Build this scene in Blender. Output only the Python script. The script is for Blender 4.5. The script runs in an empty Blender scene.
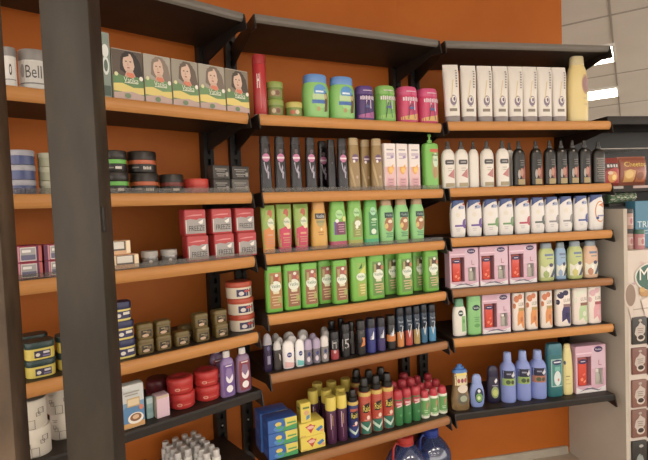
import bpy, bmesh, math, random
from mathutils import Matrix, Vector
random.seed(7)
SC = bpy.context.scene
COL = SC.collection
PI = math.pi

# ------------------------------------------------------------------ camera
F_PX, PITCH, ROLL = 469.98, math.radians(2.383), math.radians(-2.251)
CAMH = 1.70
cam_d = bpy.data.cameras.new('camera')
cam_d.sensor_width = 36.0
cam_d.lens = F_PX / 648 * 36.0
cam_d.clip_start = 0.05
cam = bpy.data.objects.new('camera', cam_d)
COL.objects.link(cam)
cam.matrix_world = (Matrix.Translation((0, 0, CAMH)) @ Matrix.Rotation(PI / 2 - PITCH, 4, 'X')
                    @ Matrix.Rotation(ROLL, 4, 'Z'))
SC.camera = cam


def ray(x, y):
    dx, dy = x - 324, y - 230
    c, s = math.cos(ROLL), math.sin(ROLL)
    u, v = (c * dx + s * dy) / F_PX, (-s * dx + c * dy) / F_PX
    c, s = math.cos(PITCH), math.sin(PITCH)
    return Vector((u, c - v * s, -s - v * c))


def project(p):
    x, y, z = p[0], p[1], p[2] - CAMH
    c, s = math.cos(PITCH), math.sin(PITCH)
    Y, Z = y * c - z * s, z * c + y * s
    u, v = F_PX * x / Y, -F_PX * Z / Y
    c, s = math.cos(ROLL), math.sin(ROLL)
    return 324 + u * c - v * s, 230 + u * s + v * c


# ------------------------------------------------------------------ bays (plan position of the shelf fronts, measured)
class Bay:
    def __init__(s, p, yaw, w):
        s.p = Vector(p); s.yaw = math.radians(yaw); s.w = w
        s.e = Vector((math.cos(s.yaw), math.sin(s.yaw)))
        s.n = Vector((-math.sin(s.yaw), math.cos(s.yaw)))

    def at(s, u, v, z):
        q = s.p + s.e * u + s.n * v
        return Vector((q.x, q.y, z))

    def hit(s, x, y, v):
        d = ray(x, y)
        dn = d.x * s.n.x + d.y * s.n.y
        q = s.p + s.n * v
        t = (q.x * s.n.x + q.y * s.n.y) / dn
        return (t * d.x - s.p.x) * s.e.x + (t * d.y - s.p.y) * s.e.y, t * d.z + CAMH


L = Bay((-0.9973, 1.501), 39.714, 0.8905)
M = Bay((-0.274, 2.0728), 24.731, 1.0)
R = Bay((0.6596, 2.4943), 10.693, 1.0)
HZ = {'L': [.857, .4354, .0907, -.189, -.5256, -.7868, -1.135],
      'M': [.857, .431, .089, -.1837, -.4555, -.7227, -1.1333],
      'R': [.8553, .4412, .0916, -.1737, -.4487, -.715, -1.125]}
BN = {'L': L, 'M': M, 'R': R}
DEPTH = .42


def shelf_z(b, k):
    return HZ[b][k] + CAMH


# ------------------------------------------------------------------ materials
SAT = .84


def lin(h):
    raw = h[0] == '!'
    h = h.lstrip('#!')
    out = []
    for i in (0, 2, 4):
        c = int(h[i:i + 2], 16) / 255
        out.append(c / 12.92 if c <= .04045 else ((c + .055) / 1.055) ** 2.4)
    if raw: return (*out, 1)
    g = .3 * out[0] + .6 * out[1] + .1 * out[2]
    return (*[g + (q - g) * SAT for q in out], 1)


_m = {}


def mat(h, rough=.4, metal=0, trans=0, emit=0, spec=.5):
    key = (h, rough, metal, trans, emit, spec)
    if key in _m: return _m[key]
    m = bpy.data.materials.new('paint_' + h.strip('#'))
    m.use_nodes = True
    b = m.node_tree.nodes['Principled BSDF']
    b.inputs['Base Color'].default_value = lin(h)
    b.inputs['Roughness'].default_value = rough
    b.inputs['Metallic'].default_value = metal
    b.inputs['Specular IOR Level'].default_value = spec
    if trans:
        b.inputs['Transmission Weight'].default_value = trans
        b.inputs['IOR'].default_value = 1.33
    if emit:
        b.inputs['Emission Color'].default_value = lin(h)
        b.inputs['Emission Strength'].default_value = emit
    _m[key] = m
    return m


def noisy(name, c1, c2, scale=(4, 4, 4), rough=.5, detail=4, bump=0, spec=.5, lo=.35, hi=.65, metal=0):
    m = bpy.data.materials.new(name)
    m.use_nodes = True
    nt = m.node_tree
    b = nt.nodes['Principled BSDF']
    tc = nt.nodes.new('ShaderNodeTexCoord')
    mp = nt.nodes.new('ShaderNodeMapping')
    mp.inputs['Scale'].default_value = scale
    nz = nt.nodes.new('ShaderNodeTexNoise')
    nz.inputs['Scale'].default_value = 1
    nz.inputs['Detail'].default_value = detail
    cr = nt.nodes.new('ShaderNodeValToRGB')
    cr.color_ramp.elements[0].position = lo
    cr.color_ramp.elements[1].position = hi
    cr.color_ramp.elements[0].color = lin(c1)
    cr.color_ramp.elements[1].color = lin(c2)
    nt.links.new(tc.outputs['Object'], mp.inputs['Vector'])
    nt.links.new(mp.outputs['Vector'], nz.inputs['Vector'])
    nt.links.new(nz.outputs['Fac'], cr.inputs['Fac'])
    nt.links.new(cr.outputs['Color'], b.inputs['Base Color'])
    b.inputs['Roughness'].default_value = rough
    b.inputs['Metallic'].default_value = metal
    b.inputs['Specular IOR Level'].default_value = spec
    if bump:
        bp = nt.nodes.new('ShaderNodeBump')
        bp.inputs['Strength'].default_value = bump
        bp.inputs['Distance'].default_value = .005
        nt.links.new(nz.outputs['Fac'], bp.inputs['Height'])
        nt.links.new(bp.outputs['Normal'], b.inputs['Normal'])
    return m


def clear(name, tint, body=.15, rough=.08, gloss=.12):
    """thin clear plastic: mostly transparent with a milky and a glossy share"""
    m = bpy.data.materials.new(name)
    m.use_nodes = True
    nt = m.node_tree
    nt.nodes.remove(nt.nodes['Principled BSDF'])
    out = nt.nodes['Material Output']
    tr = nt.nodes.new('ShaderNodeBsdfTransparent'); tr.inputs['Color'].default_value = lin(tint)
    df = nt.nodes.new('ShaderNodeBsdfDiffuse'); df.inputs['Color'].default_value = lin(tint)
    gl = nt.nodes.new('ShaderNodeBsdfGlossy'); gl.inputs['Roughness'].default_value = rough
    m1 = nt.nodes.new('ShaderNodeMixShader'); m1.inputs['Fac'].default_value = body
    m2 = nt.nodes.new('ShaderNodeMixShader'); m2.inputs['Fac'].default_value = gloss
    nt.links.new(tr.outputs[0], m1.inputs[1]); nt.links.new(df.outputs[0], m1.inputs[2])
    nt.links.new(m1.outputs[0], m2.inputs[1]); nt.links.new(gl.outputs[0], m2.inputs[2])
    nt.links.new(m2.outputs[0], out.inputs['Surface'])
    return m


ORANGE = noisy('orange_laminate', '!ab5b1a', '!b4621f', (3, 3, 3), .55, spec=.3)
RAILW = noisy('orange_wood_rail', '!b98149', '!c28a51', (1.5, 60, 60), .42, spec=.4)
RAILD = noisy('brown_wood_rail', '!8f6340', '!9a6c47', (1.5, 60, 60), .45, spec=.4)
BLACKM = noisy('black_powder_coat', '#1b1612', '#241d18', (20, 20, 20), .5, spec=.4)
SHELFM = noisy('dark_brown_shelf_steel', '#2a211b', '#352a22', (9, 9, 9), .5, spec=.4)
SHEENLIP = mat('#6e6860', .4)  # grey stands for the highlight along the black canopy shelf's front edge
POSTM = noisy('dark_grey_painted_steel', '!1f1a14', '!393128', (9, 9, 3), .5, 8, .2, spec=.4)
RUSTM = noisy('worn_brown_steel', '!3f342a', '!665545', (9, 9, 5), .6, 8, .2, spec=.3)
PANELM = noisy('beige_panel', '#b5ab9b', '#bfb5a6', (2, 2, 2), .6, spec=.3)
CEILM = noisy('ceiling_panel_paint', '#d6cec4', '#ded7cd', (1, 1, 1), .8, spec=.2)
FLOORM = noisy('concrete_floor', '#a99c8a', '#b8ac9a', (3, 3, 3), .6, 6, .05)
SKIRTM = noisy('grey_skirting', '#98907f', '#aaa292', (4, 4, 4), .6, 5)
RISER = clear('clear_plastic_riser', '#e6e2dc', .05, .2, .015)
AMBER = clear('clear_amber_plastic', '#c8a56a', .35, .1, .12)
PETBLUE = clear('blue_clear_plastic', '#7088c8', .22, .08, .14)
CLEARJ = clear('clear_jar_plastic', '#b8b4b0', .4, .1, .2)
LILACJ = clear('lilac_clear_plastic', '#9c88b8', .5, .1, .15)


# ------------------------------------------------------------------ mesh helpers
def link(name, me, parent=None):
    o = bpy.data.objects.new(name, me)
    COL.objects.link(o)
    if parent: o.parent = parent
    return o


def mk(name, vs, fs, mats, idx=None, parent=None, smooth=False, ang=40):
    me = bpy.data.meshes.new(name)
    me.from_pydata([tuple(v) for v in vs], [], fs)
    if not isinstance(mats, (list, tuple)): mats = [mats]
    for m in mats: me.materials.append(m)
    if idx: me.polygons.foreach_set('material_index', idx)
    if smooth:
        me.polygons.foreach_set('use_smooth', [True] * len(fs))
        me.set_sharp_from_angle(angle=math.radians(ang))
    me.update()
    return link(name, me, parent)


def from_bm(name, bm, mats, parent=None, smooth=False, ang=40):
    me = bpy.data.meshes.new(name)
    bmesh.ops.recalc_face_normals(bm, faces=bm.faces)
    bm.to_mesh(me); bm.free()
    if not isinstance(mats, (list, tuple)): mats = [mats]
    for m in mats: me.materials.append(m)
    if smooth:
        me.polygons.foreach_set('use_smooth', [True] * len(me.polygons))
        me.set_sharp_from_angle(angle=math.radians(ang))
    return link(name, me, parent)


def bm_box(bm, lo, hi, bev=0, mi=0):
    r = bmesh.ops.create_cube(bm, size=1)
    for v in r['verts']:
        v.co = Vector([lo[i] + (v.co[i] + .5) * (hi[i] - lo[i]) for i in range(3)])
    fs = {f for v in r['verts'] for f in v.link_faces}
    for f in fs: f.material_index = mi
    if bev:
        es = list({e for v in r['verts'] for e in v.link_edges})
        bmesh.ops.bevel(bm, geom=es, offset=bev, segments=2, affect='EDGES', profile=.5)


def box(name, lo, hi, m, parent=None, bev=0):
    bm = bmesh.new(); bm_box(bm, lo, hi, bev)
    return from_bm(name, bm, m, parent, smooth=bool(bev))


def prism(name, pts, axis, a, b, m, parent=None):
    """polygon pts in the plane across `axis`, extruded from a to b"""
    vs = []
    for t in (a, b):
        for p, q in pts:
            vs.append((t, p, q) if axis == 'x' else (p, t, q) if axis == 'y' else (p, q, t))
    n = len(pts)
    fs = [tuple(range(n)), tuple(range(2 * n - 1, n - 1, -1))]
    for i in range(n):
        j = (i + 1) % n
        fs.append((i, i + n, j + n, j))
    bm = bmesh.new()
    bv = [bm.verts.new(v) for v in vs]
    for f in fs: bm.faces.new([bv[i] for i in f])
    return from_bm(name, bm, m, parent)


def tube_bm(bm, pts, r, seg=8):
    pts = [Vector(p) for p in pts]
    rings = []
    for i, p in enumerate(pts):
        t = (pts[min(i + 1, len(pts) - 1)] - pts[max(i - 1, 0)]).normalized()
        a = t.orthogonal().normalized() if i == 0 else (pa - t * pa.dot(t)).normalized()
        pa = a
        b = t.cross(a)
        rings.append([bm.verts.new(p + a * (r * math.cos(2 * PI * k / seg)) + b * (r * math.sin(2 * PI * k / seg))) for k in range(seg)])
    for r0, r1 in zip(rings, rings[1:]):
        for k in range(seg):
            bm.faces.new((r0[k], r0[(k + 1) % seg], r1[(k + 1) % seg], r1[k]))
    bm.faces.new(rings[0][::-1]); bm.faces.new(rings[-1])


def refine(prof, n=5):
    out = []
    for i in range(len(prof) - 1):
        p0, p1, p2, p3 = prof[max(i - 1, 0)], prof[i], prof[i + 1], prof[min(i + 2, len(prof) - 1)]
        for k in range(n):
            t = k / n
            out.append(tuple(.5 * (2 * p1[j] + (p2[j] - p0[j]) * t + (2 * p0[j] - 5 * p1[j] + 4 * p2[j] - p3[j]) * t * t
                                   + (3 * p1[j] - p0[j] - 3 * p2[j] + p3[j]) * t ** 3) for j in range(len(p1))))
    out.append(prof[-1])
    for i in range(len(out) - 1):      # z must not run backwards
        if out[i + 1][0] < out[i][0]: out[i + 1] = (out[i][0],) + tuple(out[i + 1][1:])
    return out


def loft(name, prof, p, m, parent, seg=28, ang=40):
    """prof: (z, half width, half depth) in metres"""
    vs, fs = [], []
    for z, a, b in prof:
        for k in range(seg):
            t = 2 * PI * k / seg
            c, s = math.cos(t), math.sin(t)
            vs.append((a * math.copysign(abs(c) ** (2 / p), c), b * math.copysign(abs(s) ** (2 / p), s), z))
    n = len(prof)
    for i in range(n - 1):
        for k in range(seg):
            j = (k + 1) % seg
            fs.append((i * seg + k, i * seg + j, (i + 1) * seg + j, (i + 1) * seg + k))
    fs.append(tuple(range(seg))[::-1])
    fs.append(tuple((n - 1) * seg + k for k in range(seg)))
    return mk(name, vs, fs, m, None, parent, True, ang)


_txt = {}


def text_mesh(s):
    if s in _txt: return _txt[s]
    cu = bpy.data.curves.new('lettering', 'FONT')
    cu.body = s; cu.resolution_u = 2; cu.align_x = 'LEFT'
    o = bpy.data.objects.new('lettering', cu)
    COL.objects.link(o)
    bpy.context.view_layer.update()
    ev = o.evaluated_get(bpy.context.evaluated_depsgraph_get())
    me = ev.to_mesh()
    vs = [(v.co.x, v.co.y) for v in me.vertices]
    fs = [tuple(p.vertices) for p in me.polygons]
    ev.to_mesh_clear()
    bpy.data.objects.remove(o); bpy.data.curves.remove(cu)
    x0, x1 = min(v[0] for v in vs), max(v[0] for v in vs)
    y0, y1 = min(v[1] for v in vs), max(v[1] for v in vs)
    vs = [((x - x0) / (x1 - x0) - .5, (y - y0) / (y1 - y0) - .5) for x, y in vs]
    _txt[s] = (vs, fs)
    return _txt[s]


def shape2d(l):
    """one printed shape -> (verts2d, faces, hex); x in half widths, z in heights"""
    k = l[0]
    if k == 'r':
        _, x0, x1, z0, z1, h = l
        return [(x0, z0), (x1, z0), (x1, z1), (x0, z1)], None, h
    if k == 'e':
        _, cx, cz, rx, rz, h = l
        return [(cx + rx * math.cos(2 * PI * i / 20), cz + rz * math.sin(2 * PI * i / 20)) for i in range(20)], None, h
    if k == 'p':
        return list(l[1]), None, l[2]
    if k == 't':
        _, s, cx, cz, w, hh, h = l[:7]
        rot = l[7] if len(l) > 7 else 0
        vs, fs = text_mesh(s)
        if rot == 90: vs = [(cx - y * w, cz + x * hh) for x, y in vs]
        elif rot == -90: vs = [(cx + y * w, cz - x * hh) for x, y in vs]
        else: vs = [(cx + x * w, cz + y * hh) for x, y in vs]
        return vs, fs, h


def decal(name, layers, surf, hw, ht, parent, rough=.4, step=.25):
    vs, fs, idx, mats, mi = [], [], [], [], {}
    for li, l in enumerate(layers):
        v2, f2, h = shape2d(l)
        if h not in mi: mi[h] = len(mats); mats.append(mat(h, rough))
        bm = bmesh.new()
        bv = [bm.verts.new((x, 0, z)) for x, z in v2]
        if f2 is None: bm.faces.new(bv)
        else:
            for f in f2:
                try: bm.faces.new([bv[i] for i in f])
                except ValueError: pass
        if surf is not None and f2 is None:
            xs = [v[0] for v in v2]; zs = [v[1] for v in v2]
            c = math.ceil(min(xs) / step) * step
            while c < max(xs):
                bmesh.ops.bisect_plane(bm, geom=bm.verts[:] + bm.edges[:] + bm.faces[:], plane_co=(c, 0, 0), plane_no=(1, 0, 0)); c += step
            c = math.ceil(min(zs) / .1) * .1
            while c < max(zs):
                bmesh.ops.bisect_plane(bm, geom=bm.verts[:] + bm.edges[:] + bm.faces[:], plane_co=(0, 0, c), plane_no=(0, 0, 1)); c += .1
        off = .0005 + .0004 * li
        base = len(vs)
        bm.verts.index_update()
        for v in bm.verts:
            x, z = v.co.x * hw, v.co.z * ht
            if surf is None: vs.append((x, -off, z))
            else:
                x, y = surf(x, z); vs.append((x, y - off, z))
        for f in bm.faces:
            ii = [base + v.index for v in f.verts]
            a, b, c = (Vector(vs[ii[q]]) for q in (0, 1, 2))
            if (b - a).cross(c - a).y > 0: ii.reverse()
            fs.append(tuple(ii)); idx.append(mi[h])
        bm.free()
    return mk(name, vs, fs, mats, idx, parent)


def tag(o, label, cat, group=None, kind=None):
    if label:
        o['label'] = label
    if cat: o['category'] = cat
    if group: o['group'] = group
    if kind: o['kind'] = kind
    return o


def empty(name, loc, rz=0):
    o = bpy.data.objects.new(name, None)
    o.empty_display_size = .05
    COL.objects.link(o)
    o.location = loc; o.rotation_euler = (0, 0, rz)
    return o


# ------------------------------------------------------------------ products
def S(prof, col, p=2.2, br=.6, rough=.35, parts=(), lab=(), sm=False, m=None, side=None, round_=None, body='body', lm='label', box=False, bev=.003):
    return dict(prof=prof, col=col, p=p, br=br, rough=rough, parts=parts, lab=lab, sm=sm, m=m, side=side, body=body, lm=lm, box=box, bev=bev)


def scaled(prof, hw, ht, br, sm):
    if sm: prof = refine(prof)
    return [(q[0] * ht, q[1] * hw, (q[2] if len(q) > 2 else q[1] * br) * hw) for q in prof]


INFO = {}


def build(name, spec, w, ht, loc, yaw):
    hw = w / 2
    root = empty(name, loc, yaw)
    br = spec['br']
    bm_ = spec['m'] or mat(spec['col'], spec['rough'])
    if spec['box']:
        d = hw * br
        box(spec['body'], (-hw, -d, 0), (hw, d, ht), bm_, root, spec['bev'])
        surf = lambda x, z: (x, -d)
    else:
        pr = scaled(spec['prof'], hw, ht, br, spec['sm'])
        loft(spec['body'], pr, spec['p'], bm_, root)
        p = spec['p']

        def surf(x, z):
            z = min(max(z, pr[0][0]), pr[-1][0])
            a, b = pr[-1][1], pr[-1][2]
            for q0, q1 in zip(pr, pr[1:]):
                if q0[0] <= z <= q1[0]:
                    t = (z - q0[0]) / max(q1[0] - q0[0], 1e-9)
                    a = q0[1] + (q1[1] - q0[1]) * t; b = q0[2] + (q1[2] - q0[2]) * t
                    break
            if p >= 5: return min(max(x, -.91 * a), .91 * a), -b      # flat fronted tubs
            x = min(max(x, -.985 * a), .985 * a)
            return x, -b * max(0, 1 - abs(x / a) ** p) ** (1 / p)
    for q in spec['parts']:
        nm, prof, pp, mm = q[:4]
        sub = root
        loft(nm, scaled(prof, hw, ht, q[4] if len(q) > 4 else br, False), pp, mm if not isinstance(mm, str) else mat(mm, .35), sub)
    if spec['lab']: decal(spec['lm'], spec['lab'], surf, hw, ht, root)
    if spec['side']:
        d = hw * br
        o = decal('side_print', spec['side'], None, d, ht, root)
        o.rotation_euler = (0, 0, -PI / 2); o.location = (-hw, 0, 0)
    return root


def put(name, spec, b, k, xl, xr, ytop, label, cat, group=None, v=.03, on=None, z=None, shrink=.97, ry=0, h=None, rz=0):
    bay = BN[b]
    z0 = z if z is not None else (shelf_z(b, k) if on is None else INFO[on.name]['top']) + .0005
    xc = (xl + xr) / 2
    w = .08
    for _ in range(4):
        dep = w * spec['br']
        vc = v if spec['box'] else v + dep / 2
        u, zt = bay.hit(xc, ytop, vc)
        yb = project(bay.at(u, vc, z0))[1]
        ym = (yb + ytop) / 2
        ul, _z = bay.hit(xl, ym, vc); ur, _z = bay.hit(xr, ym, vc)
        w = (ur - ul) * shrink
    ht = h or (zt - z0)
    uc = (ul + ur) / 2
    vv = v + w * spec['br'] / 2
    if not spec['box'] and spec['p'] <= 2 and spec['br'] >= .95: rz -= .3      # round goods are turned a little towards the aisle
    o = build(name, spec, w, ht, bay.at(uc, vv, z0), bay.yaw + rz)
    if ry: o.rotation_euler.y = ry
    INFO[o.name] = dict(w=w, h=ht, v=v, d=w * spec['br'], u=uc, z=z0, top=z0 + ht, b=b, k=k, name=name, rz=rz, cat=cat, group=group, box=spec['box'])
    tag(o, label, cat, group)
    return o


def copy_tree(o):
    c = o.copy(); COL.objects.link(c)
    for ch in o.children:
        d = ch.copy(); COL.objects.link(d); d.parent = c
        for g in ch.children:
            q = g.copy(); COL.objects.link(q); q.parent = d
    return c


def rep(src, xc, label, v=None, on=None, k=None, b=None, z=None, ytop=None, rz=0, ry=0, group=None, du=0, uvz=None):
    i = dict(INFO[src.name])
    b = b or i['b']; bay = BN[b]
    if k is None: k = i['k']
    z0 = z if z is not None else (INFO[on.name]['top'] + .0005 if on else shelf_z(b, k) + .0005)
    if v is None: v = INFO[on.name]['v'] if on and INFO[on.name]['name'] == i['name'] else i['v']
    vc = v if i['box'] else v + i['d'] / 2
    vv = v + i['d'] / 2
    if xc is None: u = INFO[on.name]['u'] + du
    else:
        u, _ = bay.hit(xc, 230, vc)
        for _ in range(3):
            ym = project(bay.at(u, vc, z0 + i['h'] / 2))[1]
            u, _z = bay.hit(xc, ym, vc)
    o = copy_tree(src)
    o.location = bay.at(u, vv, z0); o.rotation_euler = (0, ry, bay.yaw + rz + i['rz'])
    INFO[o.name] = dict(i, u=u, z=z0, top=z0 + i['h'], v=v, b=b, k=k)
    tag(o, label, i['cat'], group or i['group'])
    return o


ORD = ['first', 'second', 'third', 'fourth', 'fifth', 'sixth', 'seventh', 'eighth', 'ninth', 'tenth', 'eleventh', 'twelfth']


def bars(cx, cz, w, n, pitch, h, th=.012):
    out = []
    for i in range(n):
        ww = w * (1, .8, .92, .7)[i % 4]
        out.append(('r', cx - ww, cx + ww, cz - i * pitch - th, cz - i * pitch + th, h))
    return out


# ------------------------------------------------------------------ setting: floor, ceiling, walls
CEIL = CAMH + 1.47
VB = .44          # back plane of the shelving, face of the orange wall


def xpoint(a, b, v):
    """plan point where the back planes of two bays meet"""
    p, q = a.p + a.n * v, b.p + b.n * v
    d = q - p
    den = a.e.x * b.e.y - a.e.y * b.e.x
    t = (d.x * b.e.y - d.y * b.e.x) / den
    return p + a.e * t


def wall(name, a, b, a2, b2, z0, z1, m):
    pts = [(a.x, a.y), (b.x, b.y), (b2.x, b2.y), (a2.x, a2.y)]
    o = prism(name, pts, 'z', z0, z1, m)
    tag(o, None, None, None, 'structure')
    return o


A0 = L.at(-1.3, VB, 0).xy; A1 = L.at(-1.3, VB + .12, 0).xy
B0 = xpoint(L, M, VB); B1 = xpoint(L, M, VB + .12)
C0 = xpoint(M, R, VB); C1 = xpoint(M, R, VB + .12)
D0 = R.at(1.044, VB, 0).xy; D1 = R.at(1.044, VB + .12, 0).xy
wall('wall_left', A0, B0, A1, B1, 0, CEIL, ORANGE)
wall('wall_middle', B0, C0, B1, C1, 0, CEIL, ORANGE)
wall('wall_right', C0, D0, C1, D1, 0, CEIL, ORANGE)
o = prism('trim_1', [(-.02, 0), (0, 0), (0, .05), (-.012, .05), (-.02, .042)], 'x', .06, 1.02, SKIRTM)
o.location = R.at(0, VB - .001, 0); o.rotation_euler.z = R.yaw
tag(o, None, None, None, 'structure')
tag(box('floor', (-6, -8, -.1), (10, 10, 0), FLOORM), None, None, None, 'structure')

bm = bmesh.new(); bm_box(bm, (-6, -8, CEIL), (10, 10, CEIL + .1))
tag(from_bm('ceiling', bm, CEILM), None, None, None, 'structure')
GROOVE = mat('#a0978b', .8)
GR = math.radians(-33)
gx, gy = Vector((math.cos(GR), math.sin(GR))), Vector((-math.sin(GR), math.cos(GR)))
n = 1
for k in range(-1, 5):                                    # ceiling panel seams
    n += 1
    q = Vector((2.11, 3.98)) + gy * (2.1 * k)
    o = box('trim_%d' % n, (-3.2, -.01, -.006), (6.0, .01, 0), GROOVE)
    o.location = (q.x, q.y, CEIL); o.rotation_euler.z = GR; tag(o, None, None, None, 'structure')
for k in (0, 1, 2):
    n += 1
    q = Vector((2.23, 3.63)) + gx * (2.1 * k)
    o = box('trim_%d' % n, (-.008, -2, -.005), (.008, 6, 0), GROOVE)
    o.location = (q.x, q.y, CEIL); o.rotation_euler.z = GR; tag(o, None, None, None, 'structure')
FARW = noisy('far_wall_paint', '#a49c90', '#b0a89c', (1, 1, 1), .8)
tag(box('wall_far', (-4, 9.2, 0), (10, 9.3, CEIL), FARW), None, None, None, 'structure')
o = box('trim_%d' % (n + 1), (1.0, 9.05, CEIL - .37), (10, 9.2, CEIL - .27), mat('#5a544d', .7)); tag(o, None, None, None, 'structure')


# ------------------------------------------------------------------ ceiling lamps
LAMP_E = 9.0


def on_ceiling(x, y):
    d = ray(x, y)
    t = (CEIL - CAMH) / d.z
    return t * d.x, t * d.y


def ceiling_light(loc, rz, label, sx=1.2, sy=.3):
    t = empty('ceiling_light', (loc[0], loc[1], CEIL - .03), rz)
    bm = bmesh.new()
    for lo, hi in (((-sx / 2 - .02, -sy / 2 - .02, 0), (sx / 2 + .02, -sy / 2, .03)), ((-sx / 2 - .02, sy / 2, 0), (sx / 2 + .02, sy / 2 + .02, .03)),
                   ((-sx / 2 - .02, -sy / 2, 0), (-sx / 2, sy / 2, .03)), ((sx / 2, -sy / 2, 0), (sx / 2 + .02, sy / 2, .03))):
        bm_box(bm, lo, hi)
    from_bm('frame', bm, mat('#d8d4cc', .5), t)
    box('diffuser', (-sx / 2, -sy / 2, .006), (sx / 2, sy / 2, .03), mat('#fff1dd', .5, emit=LAMP_E), t)
    tag(t, label, 'ceiling light', 'ceiling lamps')
    return t


ceiling_light((2.70, 4.92), GR, 'bright square ceiling lamp peeking out behind the tip of the top black shelf', .6, .6)
ceiling_light((3.79, 6.60), GR, 'bright square ceiling lamp just right of the cream bottle', .6, .6)
for x, y in ((-.9, -.5), (1.1, 0), (3.1, .5), (-.5, -2.2), (1.5, -1.8), (3.5, -1.4), (-.1, -4.0), (1.9, -3.6)):
    ceiling_light((x, y), math.radians(12), 'long ceiling lamp over the aisle in front of the shelves')


# ------------------------------------------------------------------ shelving units
def shelving(b, u0, u1, label, rails, wts=1):
    bay = BN[b]
    t = empty('shelving_unit', bay.at(0, 0, 0), bay.yaw)
    tag(t, label, 'shelving', 'wall shelving units')
    for u in (u0, u1):
        bz = shelf_z('R', 6) - .12 if b == 'R' and u == u1 else 0
        bm = bmesh.new()
        bm_box(bm, (u - .027, VB - .05, bz), (u - .019, VB - .003, .95 + CAMH))
        bm_box(bm, (u + .019, VB - .05, bz), (u + .027, VB - .003, .95 + CAMH))
        z = bz + .03
        bm_box(bm, (u - .027, VB - .014, bz), (u + .027, VB - .003, .95 + CAMH))
        bm_box(bm, (u - .02, VB - .05, bz), (u - .008, VB - .042, .95 + CAMH))
        bm_box(bm, (u + .008, VB - .05, bz), (u + .02, VB - .042, .95 + CAMH))
        while z < .95 + CAMH:                       # bridges between the hook slots
            bm_box(bm, (u - .008, VB - .05, z), (u + .008, VB - .042, z + .022)); z += .05
        up = from_bm('upright', bm, BLACKM, t)
        for z in (.62, 1.12, 1.72, 2.13):
            bm = bmesh.new(); bmesh.ops.create_icosphere(bm, subdivisions=1, radius=.006)
            q = from_bm('bolt', bm, mat('#a8a096', .3, 1), up); q.location = (u, VB - .053, z)
    for k, z in enumerate(HZ[b]):
        z += CAMH
        rk = rails[k]
        th = .028
        bm = bmesh.new()
        bm_box(bm, (u0 + .004, .002, z - th), (u1 - .004, VB - .052, z))
        if rk in 'cbk':
            pass
        sh = from_bm('shelf', bm, SHELFM, t)
        if rk == 'w' or rk == 'd':
            hgt = .047 if rk == 'w' else .043
            prism('price_rail', [(.002, 0), (-.006, 0), (-.011, -.003), (-.015, -.010), (-.0165, -.019), (-.0155, -.028), (-.012, -.038), (-.006, -hgt), (.002, -hgt)], 'x', u0 + .006, u1 - .006, RAILW if rk == 'w' else RAILD, sh).location.z = z
        elif rk == 'c':
            prism('front_lip', [(.002, .004), (-.008, .004), (-.012, -.012), (-.008, -.022), (.002, -.03)], 'x', u0 + .004, u1 - .004, SHEENLIP, sh).location.z = z
        else:
            prism('front_lip', [(.002, .002), (-.010, .002), (-.014, -.006), (-.014, -.034), (.002, -.034)], 'x', u0 + .004, u1 - .004, BLACKM, sh).location.z = z
        if (b, k) in (('M', 2), ('M', 3), ('L', 2), ('L', 3)):
            box('clear_riser', (u0 + .01, -.004, z), (u1 - .01, -.0025, z + .02), RISER, sh)
        for u in (u0 + .001, u1 - .007):
            prism('bracket', [(-.014, -.001), (-.031, -.066), (-.024, -.07), (.05, -.058), (VB - .06, -.115), (VB - .052, -.125), (VB - .052, -.001)], 'x', u, u + .006, BLACKM, sh).location.z = z
    return t


shelving('L', -.11, .8905, 'left wall shelving unit with orange price rails behind the grey steel post', 'cwwwwkk')
shelving('M', 0, 1.0, 'middle wall shelving unit with the green bottles and spray cans', 'cwwwwdd')
shelving('R', 0, .9975, 'right wall shelving unit beside the beige end panel', 'cwwwdwk')

# beige end panel
PANEL_TOP = R.hit(616, 203.5, .13)[1] - .03
t = box('end_panel', (1.046, -.035, 0), (1.07, VB, PANEL_TOP), PANELM)
t.location = R.at(0, 0, 0); t.rotation_euler.z = R.yaw
tag(t, 'tall plain beige panel closing the right end of the shelves', 'panel')


# ------------------------------------------------------------------ steel posts in the foreground
def steel_post(xl_edge, xr, ym, dist, side, rz, m, label, lug=False):
    d = ray((xl_edge + xr) / 2, ym)
    t = dist / d.y
    c = Vector((t * d.x, t * d.y, 0))
    o = empty('steel_post', c, rz)
    s = side / 2
    bm = bmesh.new(); bm_box(bm, (-s, -s, .0), (s, s, CEIL - .004), .004)
    from_bm('post_tube', bm, m, o, True)
    bm = bmesh.new(); bm_box(bm, (-s - .03, -s - .03, 0), (s + .03, s + .03, .012), .002)
    from_bm('base_plate', bm, m, o, True)
    if lug:
        zz = CAMH - .0
        bm = bmesh.new(); bm_box(bm, (s - .002, -s + .01, zz - .03), (s + .006, -s + .04, zz + .03), .002)
        from_bm('lug', bm, BLACKM, o, True)
    tag(o, label, 'post', 'grey steel posts')
    return o


steel_post(55, 114, 230, 1.18, .108, math.radians(27 - 17), POSTM, 'wide dark grey square steel post in front of the left shelves', True)
steel_post(-60, 12, 230, 1.10, .13, math.radians(20), RUSTM, 'worn brownish steel post cut off by the left picture edge')


# ------------------------------------------------------------------ kinds of product
CAN = [(0, .9), (.012, 1), (.74, 1), (.775, .88), (.78, .8)]
CANCAP = [(.768, .93), (.775, .95), (.96, .93), (1, .8)]
JAR = [(0, .9), (.04, .97), (.62, .97), (.64, .93)]
FLAT = [(0, .88), (.015, .95), (.05, 1), (.6, 1), (.78, .98), (.83, .93), (.845, .88)]
FLATCAP = [(.84, .9), (.85, .92), (.985, .86), (1, .8)]


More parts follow.
